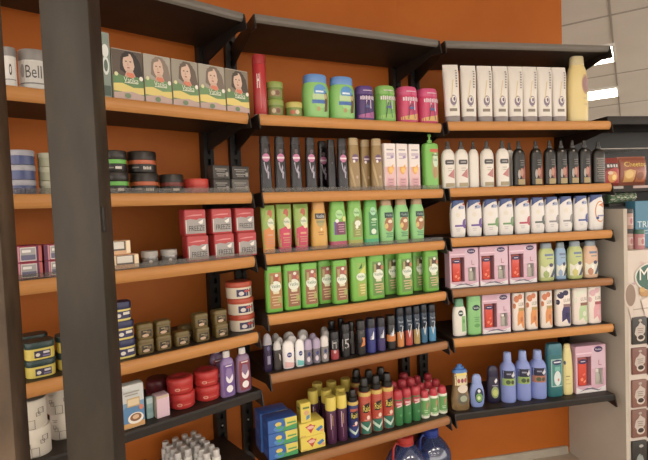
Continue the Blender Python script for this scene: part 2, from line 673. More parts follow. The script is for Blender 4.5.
def jar(col, lid, split=.62, lab=(), lidname='lid', br=1.0, p=2.0, rough=.35, m=None, lm=None, lw=1.0):
    return S([(0, .9), (.03, .96), (split, .96), (split + .02, .92)], col, p, br, rough,
             [(lidname, [(split, lw - .02), (split + .03, lw), (.95, lw), (1, lw - .05)], p, lm or lid)], lab, m=m)


# --- left unit ------------------------------------------------------------
bell = jar('#d9d6d0', '#8b8784', .74, [('r', -.9, .9, .2, .7, '#cfccc6'), ('t', 'Bell', .02, .46, .92, .3, '#4d4a48'), ('e', -.62, .48, .12, .16, '#9a9793'),
                                       ('r', -.9, .9, .17, .2, '#77736f')])
bellr = jar('#dcd9d2', '#8b8784', .78, [('e', .25, .45, .2, .14, '#3c3836'), ('e', .25, .45, .11, .08, '#dcd9d2'), ('r', -.9, .9, .2, .22, '#77736f')])
silver_box = S(None, '#93a096', br=.55, box=True, rough=.3, lab=[('r', -.9, .9, .03, .97, '#7e8f83'), ('e', .55, .72, .3, .1, '#dfe3df'), ('e', .55, .5, .3, .14, '#d5dbd5'), ('e', .55, .5, .18, .09, '#5a6c60'),
                                                              ('r', -.9, .9, .05, .2, '#3f5549')])


def hair_box(c1, c2, hair):  # pale, low-contrast print colours hold the glare on the box fronts
    return S(None, '#b5ad9c', br=.6, box=True, rough=.3, lab=[
        ('r', -.98, .98, .02, .98, c1), ('p', [(-.5, .6), (-.42, .85), (-.1, .97), (.4, .96), (.8, .8), (.97, .55), (.97, .45), (.3, .45)], hair),
        ('e', .08, .74, .38, .19, '#dcb9a2'), ('p', [(-.05, .62), (.3, .62), (.6, .42), (-.3, .42)], '#d4ab92'),
        ('p', [(.1, .98), (.6, .9), (.72, .6), (.46, .66), (.36, .84)], hair), ('p', [(-.4, .9), (.1, .96), (.1, .88), (-.24, .84)], hair),
        ('e', -.1, .77, .07, .011, '#4a342c'), ('e', .18, .77, .07, .011, '#4a342c'), ('p', [(.0, .76), (.06, .69), (-.02, .69)], '#c49880'), ('e', .04, .65, .1, .013, '#a8584c'),
        ('p', [(-.98, .47), (-.7, .53), (-.5, .49), (0, .46), (.6, .49), (.98, .42), (.98, .0), (-.98, .0)], c2),
        ('p', [(-.98, .32), (-.4, .34), (.3, .27), (.98, .29), (.98, .15), (-.98, .18)], '#e2cc62'),
        ('p', [(-.98, .15), (.2, .19), (.98, .13), (.98, .02), (-.98, .02)], '#c3a49b'),
        ('e', .2, .5, .2, .05, '#e07a55'), ('e', .0, .52, .12, .035, '#e07a55'), ('e', .82, .46, .13, .045, '#e9e4d8'), ('e', -.78, .5, .12, .04, '#d8d8a0'), ('t', 'Vatika', .15, .41, .95, .1, '#e8ecd8'),
        ('r', -.3, .6, .345, .36, '#d6dfc4'), ('e', -.1, .1, .2, .05, '#6f8a62')])


def letters(cx, cz, w, h, n, c):
    """a run of small upright strokes standing for unreadable lettering"""
    out = []
    p = 2 * w / n
    for i in range(n):
        x = cx - w + p * i
        out.append(('r', x, x + p * .62, cz - h * (.5 if i % 3 else .42), cz + h * (.5 if i % 2 else .4), c))
    return out


dark_jar = lambda c: S([(0, .96), (.03, 1), (.38, 1), (.4, .93), (.55, .9), (.57, .93)], '#1e1a18', 2, 1, .4,
                       [('band', [(.385, .955), (.39, .96), (.58, .945), (.585, .93)], 2, c), ('lid', [(.58, .97), (.6, 1), (.95, 1), (1, .95)], 2, '#2a2420')],
                       [('r', .06 + .11 * i, .14 + .11 * i, .13, .27 - .02 * (i % 2), '#c9c2b8') for i in range(5)] + bars(-.45, .22, .22, 1, .1, '#8c857c', .03))
dark_jar0 = lambda c: S([(0, .96), (.03, 1), (.38, 1), (.4, .93), (.55, .9), (.57, .93)], '#1e1a18', 2, 1, .4,
                        [('band', [(.385, .955), (.39, .96), (.58, .945), (.585, .93)], 2, c), ('lid', [(.58, .97), (.6, 1), (.95, 1), (1, .95)], 2, '#2a2420')],
                        bars(.3, .2, .26, 1, .1, '#c9c2b8', .06) + bars(-.4, .2, .3, 1, .1, '#7c756c', .03))
red_low = S([(0, .93), (.05, 1), (.5, 1), (.52, .96)], '#b3281c', 2, 1, .4, [('lid', [(.5, .98), (.53, 1), (.93, 1), (1, .95)], 2, '#c8301f')])
dark_box = lambda c: S(None, c, br=.8, box=True, rough=.45, lab=bars(-.05, .72, .7, 2, .35, '#9a948c', .03) + bars(-.1, .58, .5, 2, .35, '#77716a', .045) + [('r', .5, .8, .2, .5, '#8d867d')])
blue_white = jar('#465184', '#a3a2ac', .62, (), rough=.3)
pale_green = jar('#a6a688', '#b6b69c', .62, (), rough=.35)
stripe_pack = S(None, '#a8304e', br=.8, box=True, rough=.4, lab=[('r', -.98, -.72, .03, .97, '#5f2c50'), ('r', -.72, -.6, .03, .97, '#d8889a'), ('r', .62, .75, .03, .97, '#5a2a5c'), ('r', .75, .98, .03, .97, '#c75a54'),
                                                             ('r', -.56, .58, .08, .92, '#d9d0cb'), ('r', -.5, .52, .14, .86, '#a9a6a6'), ('r', -.5, .52, .14, .45, '#6c6a88'), ('r', -.42, .2, .6, .76, '#e9e6e2')])
cream_pack = S(None, '#d89a62', br=.8, box=True, rough=.45, lab=[('r', -.98, .98, .03, .97, '#dba672'), ('r', -.7, .62, .3, .95, '#5d544b'), ('r', -.66, .5, .42, .9, '#d9d2c6'), ('r', .66, .96, .1, .95, '#f0dcb4'), ('r', -.98, -.78, .1, .95, '#f0dcb4')])
clear_jar = S([(0, .92), (.05, .97), (.6, .97)], '#7d7975', 2, 1, .15, [('lid', [(.6, .98), (.63, 1), (.95, 1), (1, .95)], 2, '#a9a49e')], [('r', -.5, .5, .12, .5, '#5e5a57'), ('e', .1, .3, .2, .12, '#b9b4ae')], m=CLEARJ)
freeze = S([(0, .94), (.02, .98), (.06, 1), (.94, 1), (.98, .98), (1, .94)], '#b3262a', 9, .62, .3, (), [
    ('r', -.97, .97, .06, .64, '#a39d9a'), ('p', [(-.97, .58), (-.5, .64), (.1, .59), (.5, .68), (.97, .62), (.97, .95), (-.97, .95)], '#c03036'),
    ('p', [(-.9, .74), (-.2, .8), (.6, .8), (.6, .76), (-.2, .74)], '#d98080'), ('t', 'FREEZE', .08, .27, 1.4, .2, '#36312f'), ('p', [(.2, .5), (.7, .62), (.62, .44), (.4, .42)], '#eae4de'), ('r', -.93, -.84, .1, .6, '#dad5d0'),
    ('r', -.97, .97, .02, .07, '#b9262b')])
cream_tub = jar('#d3bf3c', '#27403f', .64, [('r', -.42, .62, .12, .52, '#37304f'), ('e', -.2, .3, .14, .1, '#d6d0c0'), ('r', .15, .55, .34, .46, '#c9c6c6'), ('r', .1, .56, .18, .26, '#77709a')], br=.85, p=3.2)
cream_tub_top = jar('#d3bf3c', '#27403f', .6, [('r', -.42, .62, .12, .5, '#37304f'), ('e', -.2, .3, .14, .1, '#d6d0c0'), ('r', .15, .55, .34, .46, '#c9c6c6'), ('r', .1, .56, .18, .26, '#77709a')], br=.85, p=3.2)
navy_tub = jar('#dcc95c', '#262a56', .62, [('r', -.7, .85, .12, .52, '#30305c'), ('e', -.3, .3, .22, .1, '#d5cfc4'), ('r', .1, .7, .32, .46, '#d8d2c6')], br=.9, p=3)
olive = S([(0, .86), (.03, .93), (.3, .98), (.68, .95), (.7, .93)], '#6a5722', 5, .85, .35, [('lid', [(.7, .97), (.74, 1), (.92, .98), (1, .84)], 5, '#6d5b2a')], [
    ('r', -.62, .66, .14, .6, '#33260f'), ('e', -.1, .24, .42, .1, '#c9a98c'), ('e', .25, .42, .3, .1, '#6e5a3a'), ('r', -.4, .1, .48, .54, '#9a8a5a')])
white_tub = jar('#d8cbb4', '#b8431f', .68, [('r', -.35, .8, .14, .56, '#34305e'), ('e', 0, .32, .2, .12, '#cfc6c0'), ('r', .25, .7, .38, .5, '#c6403a')], lw=1.0, br=1)


def sq(cx, cz, a, b):
    t, u = .035, .012
    return [('r', cx - a, cx + a, cz - b, cz - b + u, '#4c453d'), ('r', cx - a, cx + a, cz + b - u, cz + b, '#4c453d'), ('r', cx - a, cx - a + t, cz - b, cz + b, '#4c453d'), ('r', cx + a - t, cx + a, cz - b, cz + b, '#4c453d')]


canister = S([(0, .97), (.02, 1), (.97, 1), (1, .97)], '#cfc6b6', 2, 1, .5, [('rim_lid', [(.995, .96), (1.0, .98), (1.03, .97), (1.04, .9)], 2, '#c3baa9')],
             sq(-.55, .5, .12, .07) + sq(-.42, .42, .14, .08) + sq(.05, .2, .28, .16) + sq(.55, .55, .13, .07) + sq(.72, .66, .16, .1) + bars(-.5, .8, .2, 2, .06, '#8d867a'))
coffee_box = S(None, '#cfd0cc', br=.55, box=True, rough=.4, lab=[('r', -.98, .98, .02, .98, '#c9cdcc'), ('r', -.98, .98, .02, .6, '#6f9cc0'), ('p', [(-.98, .45), (-.3, .55), (.98, .4), (.98, .02), (-.98, .02)], '#4d83b4'),
        ('r', -.98, .98, .02, .13, '#d09a4e'), ('e', .2, .22, .68, .13, '#e9e3d8'), ('e', .2, .24, .5, .09, '#8a5a38'), ('e', .2, .25, .28, .05, '#d8b48c'),
        ('r', -.5, .6, .5, .7, '#c8a66c'), ('r', -.42, .52, .53, .67, '#dcc79e'), ('e', .7, .45, .18, .06, '#d87a5a')] + bars(-.1, .84, .7, 2, .06, '#a09a90', .014))
teal_box = S(None, '#8fb4b8', br=.6, box=True, rough=.4, lab=[('r', -.9, .9, .7, .95, '#b8d0d0'), ('r', -.7, .7, .3, .5, '#7aa4aa')])
pink_carton = S(None, '#d7b5c4', br=1.0, box=True, rough=.45, lab=[('r', -.98, .98, .02, .9, '#d9b8c8'), ('r', -.98, .98, .88, .98, '#c9b594')], side=[('r', -.96, .96, .02, .97, '#d8cbb8')])
red_tub = S([(0, .84), (.03, .92), (.12, 1), (.48, 1), (.5, .97)], '#bf1f1c', 2, 1, .35, [('lid', [(.5, 1), (.53, 1.02), (.86, 1.02), (.95, .97), (1, .85), (1.0, .5), (.97, .45)], 2, '#bd211d')],
            [('e', -.28, .33, .2, .1, '#dba08c'), ('e', -.28, .33, .12, .06, '#c84a3a'), ('r', .0, .6, .28, .34, '#cf6a58')])
darkred_tub = S([(0, .84), (.03, .92), (.12, 1), (.48, 1), (.5, .97)], '#6b1620', 2, 1, .35, [('lid', [(.5, 1), (.53, 1.02), (.86, 1.02), (.95, .97), (1, .85)], 2, '#641520')])


def lotion(c, c2):
    return S([(0, .9), (.02, 1), (.55, .95), (.7, .92), (.78, .85), (.84, .6), (.86, .42)], c, 2.6, .6, .15, [('cap', [(.855, .45), (.86, .47), (.98, .45), (1, .4)], 2, '#d9d4d0')], [
        ('p', [(-.6, .05), (.6, .05), (.75, .2), (.7, .72), (-.7, .72), (-.75, .2)], c2), ('e', .05, .42, .5, .12, '#e3dde2'), ('p', [(-.5, .5), (.0, .38), (.5, .5), (.3, .62), (-.3, .64)], c), ('e', .0, .18, .45, .08, '#e9e4e6'), ('r', -.45, .45, .68, .7, '#e9e4e6')])


white_cap = S([(0, .95), (.02, 1), (.62, 1), (.68, .9)], '#e0dcd6', 2, 1, .35, [('cap', [(.68, .72), (.69, .75), (.96, .73), (1, .64)], 2, '#cfcac6')], [('r', -.8, .8, .15, .5, '#b9b4b0')])

# --- middle unit ------------------------------------------------------------
red_can = S([(0, .95), (.008, 1), (.83, 1), (.85, .93)], '#b81f26', 2, 1, .22, [('cap', [(.845, .96), (.85, 1), (.985, 1), (1, .93)], 2, '#a81c22'), ('base_ring', [(0, 1.01), (.004, 1.03), (.03, 1.03), (.035, 1.0)], 2, '#a58f8c')],
            [('r', -.4, -.28, .45, .68, '#e6cfcb'), ('r', -.1, .0, .45, .68, '#e6cfcb'), ('r', -.4, 0, .56, .6, '#e6cfcb'), ('r', .05, .16, .12, .7, '#d45a5a')])
green_tub = jar('#6f8a34', '#8aa03c', .68, [('r', -.8, .8, .15, .55, '#8a7a48'), ('e', -.2, .35, .25, .13, '#c8b890'), ('e', .3, .36, .24, .14, '#7a4a34')], rough=.2)
gold_tub = jar('#7d9436', '#c2b44a', .66, [('r', -.8, .8, .15, .55, '#7c8a3c'), ('e', -.2, .35, .3, .13, '#c8623c'), ('e', .35, .36, .24, .14, '#d8c8a0')], rough=.2)
food_tub = S([(0, .8), (.03, .9), (.1, .96), (.4, 1), (.65, .99), (.78, .9), (.82, .84)], '#86c862', 2.2, .75, .3, [('lid', [(.81, .84), (.825, .87), (.97, .85), (1, .78)], 2.2, '#5b8fd0')], [
    ('e', .1, .5, .6, .26, '#9ad27a'), ('e', .1, .62, .52, .15, '#4f94d4'), ('r', -.5, .55, .44, .55, '#b8d49a'), ('r', -.55, .6, .34, .42, '#3a6ab8'), ('e', -.1, .22, .14, .05, '#b89a5a'),
    ('p', [(.4, .56), (.58, .6), (.68, .5), (.62, .18), (.35, .16), (.42, .35)], '#6b4630'), ('e', .5, .5, .09, .06, '#d8a888'), ('r', -.3, .3, .58, .62, '#d6e8f0')])


def wax_tub(c, c2, cb):
    return S([(0, .88), (.03, .96), (.1, 1), (.72, .97), (.78, .92)], c, 2.4, .8, .3, [('lid', [(.77, .93), (.79, .96), (.95, .92), (1, .82)], 2.4, c2)], [
        ('p', [(-.9, .1), (.9, .1), (.9, .3), (.2, .24), (-.9, .18)], cb), *letters(.05, .66, .78, .11, 9, '#e2d2de'), ('r', -.22, -.12, .4, .6, '#d8c4d4'), ('r', .22, .32, .36, .6, '#d8c4d4'),
        ('p', [(-.42, .12), (-.36, .12), (-.1, .52), (-.16, .55)], '#353050'), ('p', [(.3, .12), (.24, .12), (.02, .52), (.08, .55)], '#4a4a88'), ('r', -.3, .2, .38, .44, '#55609a'),
        ('r', -.04, .04, .7, .86, c), ('r', -.5, .5, .85, .87, '#d9c6d2')])


def taper(c, cap_, lab):
    return S([(0, .9), (.01, .97), (.05, 1), (.4, .98), (.7, .88), (.86, .8), (.87, .78)], c, 2.5, .62, .25, [('cap', [(.868, .79), (.875, .8), (.985, .76), (1, .7)], 2.5, cap_)], lab)


sun_lab = lambda c, t: [('e', 0, .62, .6, .075, c), ('r', -.6, .6, .605, .635, '#e2d2da'), ('e', 0, .74, .3, .04, '#5a4a52'), ('p', [(-.45, .54), (-.3, .55), (-.1, .4), (.2, .5), (.3, .44), (.0, .34), (-.3, .42)], t),
                        ('p', [(.1, .4), (.4, .36), (.3, .24), (.05, .26)], t), ('p', [(-.9, .45), (-.7, .2), (.2, .02), (.0, .02), (-.9, .3)], '#3a3434')]
black_sun = taper('#17131a', '#201b20', sun_lab('#c06a98', '#a8a0b4'))
black_plain = taper('#17131a', '#1a161a', [('e', -.1, .55, .05, .02, '#6a646a')])
gold_sun = taper('#9a7c46', '#b09668', [('e', .05, .62, .55, .075, '#6c4a6c'), ('r', -.45, .55, .605, .635, '#d8c4cc'), ('e', -.2, .56, .2, .03, '#e4dcd4'), ('p', [(-.9, .6), (-.75, .5), (.0, .05), (-.3, .05), (-.9, .4)], '#b3965e'), ('e', .2, .26, .2, .03, '#b89a78')])
skin_carton = S(None, '#e2d6d4', br=.7, box=True, rough=.4, lab=[('r', -.94, .94, .02, .5, '#e2b8bc'), ('r', -.94, .94, .5, .98, '#e5dbd8'), ('r', -.6, .6, .85, .88, '#a8a0a6'), ('r', -.6, .75, .73, .8, '#c8b8c6'), ('r', -.6, .3, .67, .69, '#b8a8b4'), ('e', .35, .71, .28, .03, '#a58cc0'),
      ('p', [(-.5, .42), (-.2, .34), (.2, .34), (.55, .44), (.5, .56), (.1, .5), (-.5, .5)], '#e8a33c'), ('e', .1, .43, .35, .06, '#f0c050'), ('r', -.55, .6, .06, .26, '#d8a0a8')] + bars(0, .22, .4, 3, .06, '#b8868e'))
pump_bottle = S([(0, .9), (.01, .98), (.04, 1), (.75, 1), (.81, .93), (.835, .6), (.84, .32)], '#6fbe3e', 3, .6, .3, [('pump_collar', [(.838, .3), (.84, .34), (.885, .32), (.89, .12), (.945, .12), (.95, .26), (.985, .24), (1, .15)], 2, '#78c048')], [
    ('e', .3, .42, .55, .25, '#a8a860'), ('e', .35, .52, .38, .13, '#c8dcc0'), ('t', 'Vatika', .3, .53, .6, .05, '#3f7a50'), ('r', -.4, .8, .66, .72, '#cf5a30'), ('e', .3, .3, .3, .1, '#b58a58'), ('r', -.2, .7, .6, .62, '#58742e')])


def vatika_tube(c, cap_, c2):
    return S([(0, .78), (.1, .82), (.105, .84), (.5, .95), (.9, 1), (.97, 1, .12), (1, 1, .08)], '#93b54a', 2.4, .55, .35, [('cap', [(0, .8), (.005, .84), (.1, .86), (.11, .8)], 2.4, cap_)], [
        ('p', [(-.97, .11), (.97, .11), (.97, .45), (.2, .55), (-.97, .47)], c), ('e', .1, .82, .35, .09, c2), ('e', -.2, .72, .4, .08, '#a0b44e'), ('e', .2, .63, .45, .1, '#d8dcc4'), ('t', 'Vatika', .15, .64, .8, .05, '#40704a'),
        ('e', .4, .54, .3, .06, '#e4d8a8'), ('r', -.3, .5, .36, .4, '#d89a74')] + bars(.1, .3, .5, 3, .05, '#c88a6a', .01), body='tube')


def panel_bottle(col, cap_, band, lab):
    return S([(0, .86), (.01, .94), (.05, 1), (.14, 1), (.55, .98), (.75, .92), (.84, .82)], col, 2.8, .58, .32, [('base_band', [(.005, .95), (.012, .99), (.05, 1.015), (.14, 1.015), (.145, .99)], 2.8, band), ('cap', [(.835, .84), (.845, .86), (.97, .8), (1, .72)], 2.8, cap_)], lab)


vat_yellow = S([(0, .86), (.01, .95), (.06, 1), (.45, .98), (.6, .88), (.75, .84), (.84, .74)], '#d8a02c', 2.5, .6, .3, [('cap', [(.835, .76), (.845, .78), (.97, .72), (1, .66)], 2.5, '#d2943a')], [
    ('r', -.6, .65, .64, .76, '#3a3a3a'), ('t', 'Vatika', .02, .7, 1.0, .07, '#d0d6d8'), ('p', [(-.55, .63), (.6, .63), (.35, .5), (.0, .46), (-.35, .5)], '#a89a58'), ('r', -.5, .55, .56, .6, '#8a8a58'), ('e', .05, .42, .12, .03, '#e8dca8')] + bars(0, .36, .35, 2, .05, '#b07a24'))
vat_purple = panel_bottle('#72b83a', '#78c040', '#b03c62', [('e', 0, .72, .42, .1, '#a8d890'), ('t', 'Vatika', .0, .72, .66, .05, '#2f7040'), ('r', -.62, .7, .28, .56, '#7a3a5a'), ('r', -.62, -.4, .28, .56, '#6a4a9a'), ('e', -.3, .58, .2, .04, '#e8e0e4'), ('e', .55, .62, .22, .06, '#d8d070')] + bars(.15, .5, .4, 4, .05, '#c088a0', .01))
vat_olive = panel_bottle('#76b83c', '#7cc042', '#a0a038', [('e', .05, .73, .4, .1, '#a8d890'), ('t', 'Vatika', .05, .73, .66, .05, '#2f7040'), ('p', [(-.5, .2), (.75, .2), (.75, .6), (.0, .66), (-.5, .5)], '#8a9440'), ('e', .15, .5, .4, .06, '#dfe4d4'), ('e', .0, .42, .2, .04, '#e8ead8')] + bars(.1, .36, .35, 3, .05, '#b8bc70', .01))
vat_teal = panel_bottle('#62b840', '#58b038', '#2aa874', [('r', -.5, .7, .22, .72, '#3e8a4c'), ('e', .1, .74, .4, .09, '#a0d8b0'), ('t', 'Vatika', .1, .74, .66, .05, '#2f7040'), ('e', .1, .3, .35, .06, '#d4e4d0'), ('e', .2, .56, .4, .03, '#a8d4a0')] + bars(.1, .5, .35, 2, .06, '#a8d4a0', .01))
vat_mint = S([(0, .78), (.01, .84), (.1, .87), (.4, .97), (.62, 1), (.76, .9), (.86, .7)], '#86cc7a', 2.5, .6, .3, [('cap', [(.855, .7), (.865, .72), (.97, .66), (1, .6)], 2.5, '#b8946a')], [
    ('e', .05, .46, .7, .19, '#8fce80'), ('e', .1, .44, .62, .17, '#a86c40'), ('r', -.5, .7, .58, .7, '#2e4a46'), ('t', 'Vatika', .1, .64, .9, .05, '#9ab8b0'), ('e', .2, .5, .3, .04, '#ddd0b0'), ('e', -.3, .4, .22, .06, '#d8b860')] + bars(.1, .24, .5, 3, .04, '#4a8a5c', .01))


def frame_bottle(pan, e1, shape='r'):
    """flat green bottle with a rectangular printed panel"""
    return S([(0, .88), (.008, .96), (.03, 1), (.82, .98), (.88, .95), (.89, .93)], '#67b52c', 3.6, .5, .35, [('cap', [(.885, .95), (.89, .97), (.985, .96), (1, .9)], 3.6, '#74c238')], [
        ('r', -.62, .84, .08, .86, pan), ('e', .1, .74, .45, .08, e1), ('e', .25, .8, .2, .035, '#dcdccc'), ('e', .1, .56, .66, .12, '#dde2d2'), ('t', 'Vatika', .1, .57, 1.1, .07, '#3a7048'),
        ('p', [(-.3, .45), (.5, .45), (.45, .4), (-.2, .4)], '#d8d4b0')] + bars(.1, .34, .55, 4, .06, '#d0b088', .012) + [('r', -.5, -.2, .62, .8, '#a8a060'), ('e', .55, .72, .2, .05, '#c87a50'), ('r', .3, .7, .2, .32, '#a8a850')])


lemon_bottle = S([(0, .88), (.008, .96), (.03, 1), (.82, .98), (.88, .95), (.89, .93)], '#74ba34', 3.6, .5, .35, [('cap', [(.885, .95), (.89, .97), (.985, .96), (1, .9)], 3.6, '#7cc840')], [
    ('p', [(-.3, .86), (.7, .86), (.7, .1), (-.4, .1)], '#8cb838'), ('p', [(.0, .66), (.75, .82), (.7, .62), (.2, .58)], '#d0cc4c'), ('p', [(-.2, .72), (.3, .86), (.25, .74)], '#2f6a2c'), ('e', .1, .55, .58, .09, '#d8e4cc'), ('t', 'Vatika', .1, .56, .92, .06, '#3a7048'), ('r', -.2, .7, .12, .4, '#a8a83c')] + bars(.25, .36, .35, 4, .06, '#d4d080', .012))


def roll_on(c, capc, lab=(), m=None):
    return S([(0, .82), (.02, .95), (.08, 1), (.4, .92), (.56, .96), (.6, .95)], c, 2.2, .8, .25, [('cap', [(.59, 1), (.61, 1.02), (.78, 1.0), (.88, .9), (.95, .7), (.99, .38), (1, .12)], 2.2, capc)], lab, m=m)


nv = lambda c: [('e', 0, .5, .42, .09, '#283a7c'), ('t', 'NIVEA', 0, .5, .64, .05, '#e8e8f0'), ('p', [(-.75, .05), (.75, .05), (.75, .2), (-.75, .27)], c)]
stick_white = S([(0, .8), (.02, .92), (.1, .97), (.5, 1), (.6, 1), (.61, .98)], '#e4dfe0', 2.4, .7, .25, [('cap', [(.61, 1), (.62, 1.0), (.76, .98), (.88, .88), (.96, .62), (1, .3)], 2.4, '#e6e2e0')], nv('#d8a8a8'))
stick_teal = S([(0, .8), (.02, .92), (.1, .97), (.5, 1), (.6, 1), (.61, .98)], '#e0e2e4', 2.4, .7, .25, [('cap', [(.61, 1), (.62, 1.0), (.76, .98), (.88, .88), (.96, .62), (1, .3)], 2.4, '#e6e4e4')], nv('#5ab8b8'))
stick_purple = S([(0, .8), (.02, .92), (.1, .97), (.5, 1), (.7, 1), (.71, .98)], '#2a1c40', 2.4, .7, .25, [('cap', [(.71, 1), (.72, 1.0), (.82, .96), (.9, .86), (.96, .62), (1, .3)], 2.4, '#a09aa4')], [('r', -.2, .3, .4, .6, '#33244a'), ('e', 0, .62, .32, .06, '#5a5a8a'), ('r', -.3, .4, .2, .42, '#8a84a0')])
stick_grey = S([(0, .8), (.02, .92), (.1, .97), (.5, 1), (.7, 1), (.71, .98)], '#3a3638', 2.4, .7, .25, [('cap', [(.71, 1), (.72, 1.0), (.82, .96), (.9, .86), (.96, .62), (1, .3)], 2.4, '#c4c0be')], [('p', [(.2, .6), (.7, .5), (.7, .3), (.3, .4)], '#a89a94')])
SPR = [(0, .92), (.01, 1), (.7, 1), (.74, .93)]
SPRCAP = [(.73, .97), (.735, 1), (.95, .98), (1, .88)]


def body_spray(c1, c2, capc, lab=()):
    return S(SPR, c1, 2, 1, .25, [('cap', SPRCAP, 2, capc)], [('r', -.97, .97, .02, .36, c2)] + list(lab))


tick = [('p', [(-.35, .5), (-.2, .52), (.0, .36), (.5, .68), (.62, .66), (.05, .24)], '#d8dce0')]
adi = [('p', [(-.1, .4), (.5, .4), (.5, .66)], '#d8dce4'), ('p', [(-.3, .4), (-.15, .4), (.0, .5), (-.12, .52)], '#a8b0c4')]
rexo = lambda c, t=True: S([(0, .92), (.01, 1), (.76, 1), (.8, .93)], '#1c2c40', 2, 1, .25, [('cap', [(.79, .95), (.8, .97), (.95, .95), (1, .84)], 2, '#141a26')],
                           [('r', -.97, .97, .02, .4, c), ('t', 'Rexona', .1, .66, 1.0, .06, '#a8b4c4'), ('r', -.2, .4, .54, .58, '#7a8698'), ('p', [(-.35, .42), (-.2, .44), (.0, .3), (.5, .56), (.62, .54), (.05, .2)], '#d0d4d8')])


def raid(c1, c2, capc, nm='Raid'):
    return S([(0, .94), (.01, 1), (.72, 1), (.75, .9), (.77, .62)], c1, 2, 1, .28, [('cap', [(.765, .8), (.77, .86), (.85, .84), (.87, .66), (.96, .62), (1, .5)], 2, capc), ('neck_band', [(.69, 1.01), (.695, 1.02), (.74, 1.02), (.755, .93)], 2, '#c8a83c')], [
        ('r', -.97, .97, .01, .24, c2), ('p', [(-.97, .16), (.2, .06), (.97, .18), (.97, .23), (.2, .12), (-.97, .22)], '#b8d0c0'), ('r', -.6, .72, .56, .62, '#b8503c'),
        ('p', [(-.55, .5), (-.1, .56), (.6, .58), (.72, .46), (.3, .4), (-.45, .4)], '#20201c'), ('t', nm, .08, .48, 1.05, .11, '#e8d43c'), ('e', .35, .31, .28, .04, '#e0c8b8'), ('r', -.3, .5, .26, .28, '#d89080')])


purple_can = S([(0, .95), (.008, 1), (.7, 1), (.72, .95)], '#4e2446', 2, 1, .3, [('cap', [(.715, 1.0), (.72, 1.04), (.975, 1.02), (1, .96)], 2, '#d6c030')], [('r', -.2, -.05, .32, .66, '#c8a8c0'), ('r', .15, .24, .4, .62, '#d0a83c'), ('r', .05, .12, .1, .3, '#a8809c')])
red_green_can = S([(0, .94), (.012, 1), (.72, 1), (.76, .88)], '#2f7a42', 2, 1, .3, [('cap', [(.75, .96), (.76, 1), (.9, .98), (.97, .84), (1, .6)], 2, '#b8283a')], [('r', -.97, .97, .54, .72, '#b03040'), ('r', -.5, .6, .6, .66, '#d8b0b4'), ('p', [(-.4, .56), (.6, .6), (.6, .56), (-.4, .52)], '#e0c8c4'), ('r', .26, .34, .3, .55, '#3f8a52'), ('e', .3, .3, .25, .03, '#58a068')])
white_green_can = S([(0, .92), (.015, 1), (.7, 1), (.75, .8), (.78, .6)], '#d8dcc8', 2, 1, .3, [('cap', [(.74, .84), (.76, .88), (.9, .8), (.97, .7), (1, .5)], 2, '#c02a3c')], [('r', -.85, .85, .14, .66, '#5c9c50'), ('p', [(.1, .3), (.6, .5), (.5, .62), (.2, .55)], '#c87a5c'), ('r', -.6, .6, .1, .13, '#7aac6a')] + bars(0, .3, .4, 2, .06, '#cfe0c0', .01))
soap_yellow = S(None, '#dcc628', br=.75, box=True, rough=.4, lab=[('r', -.98, .98, .03, .97, '#e0ca2c'), ('p', [(-.55, .72), (-.3, .78), (-.1, .88), (.05, .76), (.3, .72), (.12, .5), (-.1, .18), (-.32, .5)], '#c23a30'), ('e', -.12, .62, .28, .12, '#e0b0a0'), ('p', [(.3, .4), (.75, .62), (.9, .45), (.5, .22)], '#3a7ab8'), ('e', .8, .25, .14, .1, '#e09a6a'), ('r', -.9, -.5, .06, .14, '#c8a048')])
soap_blue = S(None, '#2a56a8', br=.6, box=True, rough=.4, lab=[('r', -.98, .98, .03, .97, '#2f66b4'), ('p', [(-.5, .03), (.98, .03), (.98, .97), (.0, .97), (.3, .5)], '#3a9a58'), ('p', [(.2, .3), (.98, .42), (.98, .97), (.15, .97)], '#d8c83c'), ('r', .3, .9, .5, .62, '#4a9a58'), ('e', -.3, .62, .22, .16, '#d8c048'), ('e', -.3, .3, .34, .2, '#4a86cc'), ('e', -.25, .36, .2, .12, '#3aa05c')],
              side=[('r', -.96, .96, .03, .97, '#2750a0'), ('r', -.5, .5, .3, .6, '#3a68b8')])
soap_small = S(None, '#dcc628', br=1.0, box=True, rough=.4, lab=[('r', -.97, .97, .02, .98, '#dac42c'), ('r', -.6, .7, .7, .8, '#58743c'), ('e', .1, .5, .5, .12, '#d4a070'), ('p', [(.0, .12), (.7, .2), (.7, .38), (.1, .34)], '#4a8ab0')], side=[('r', -.97, .97, .02, .98, '#c2a81e'), ('r', -.6, .6, .66, .76, '#4f6a34'), ('e', .0, .4, .5, .12, '#a88a3c')])

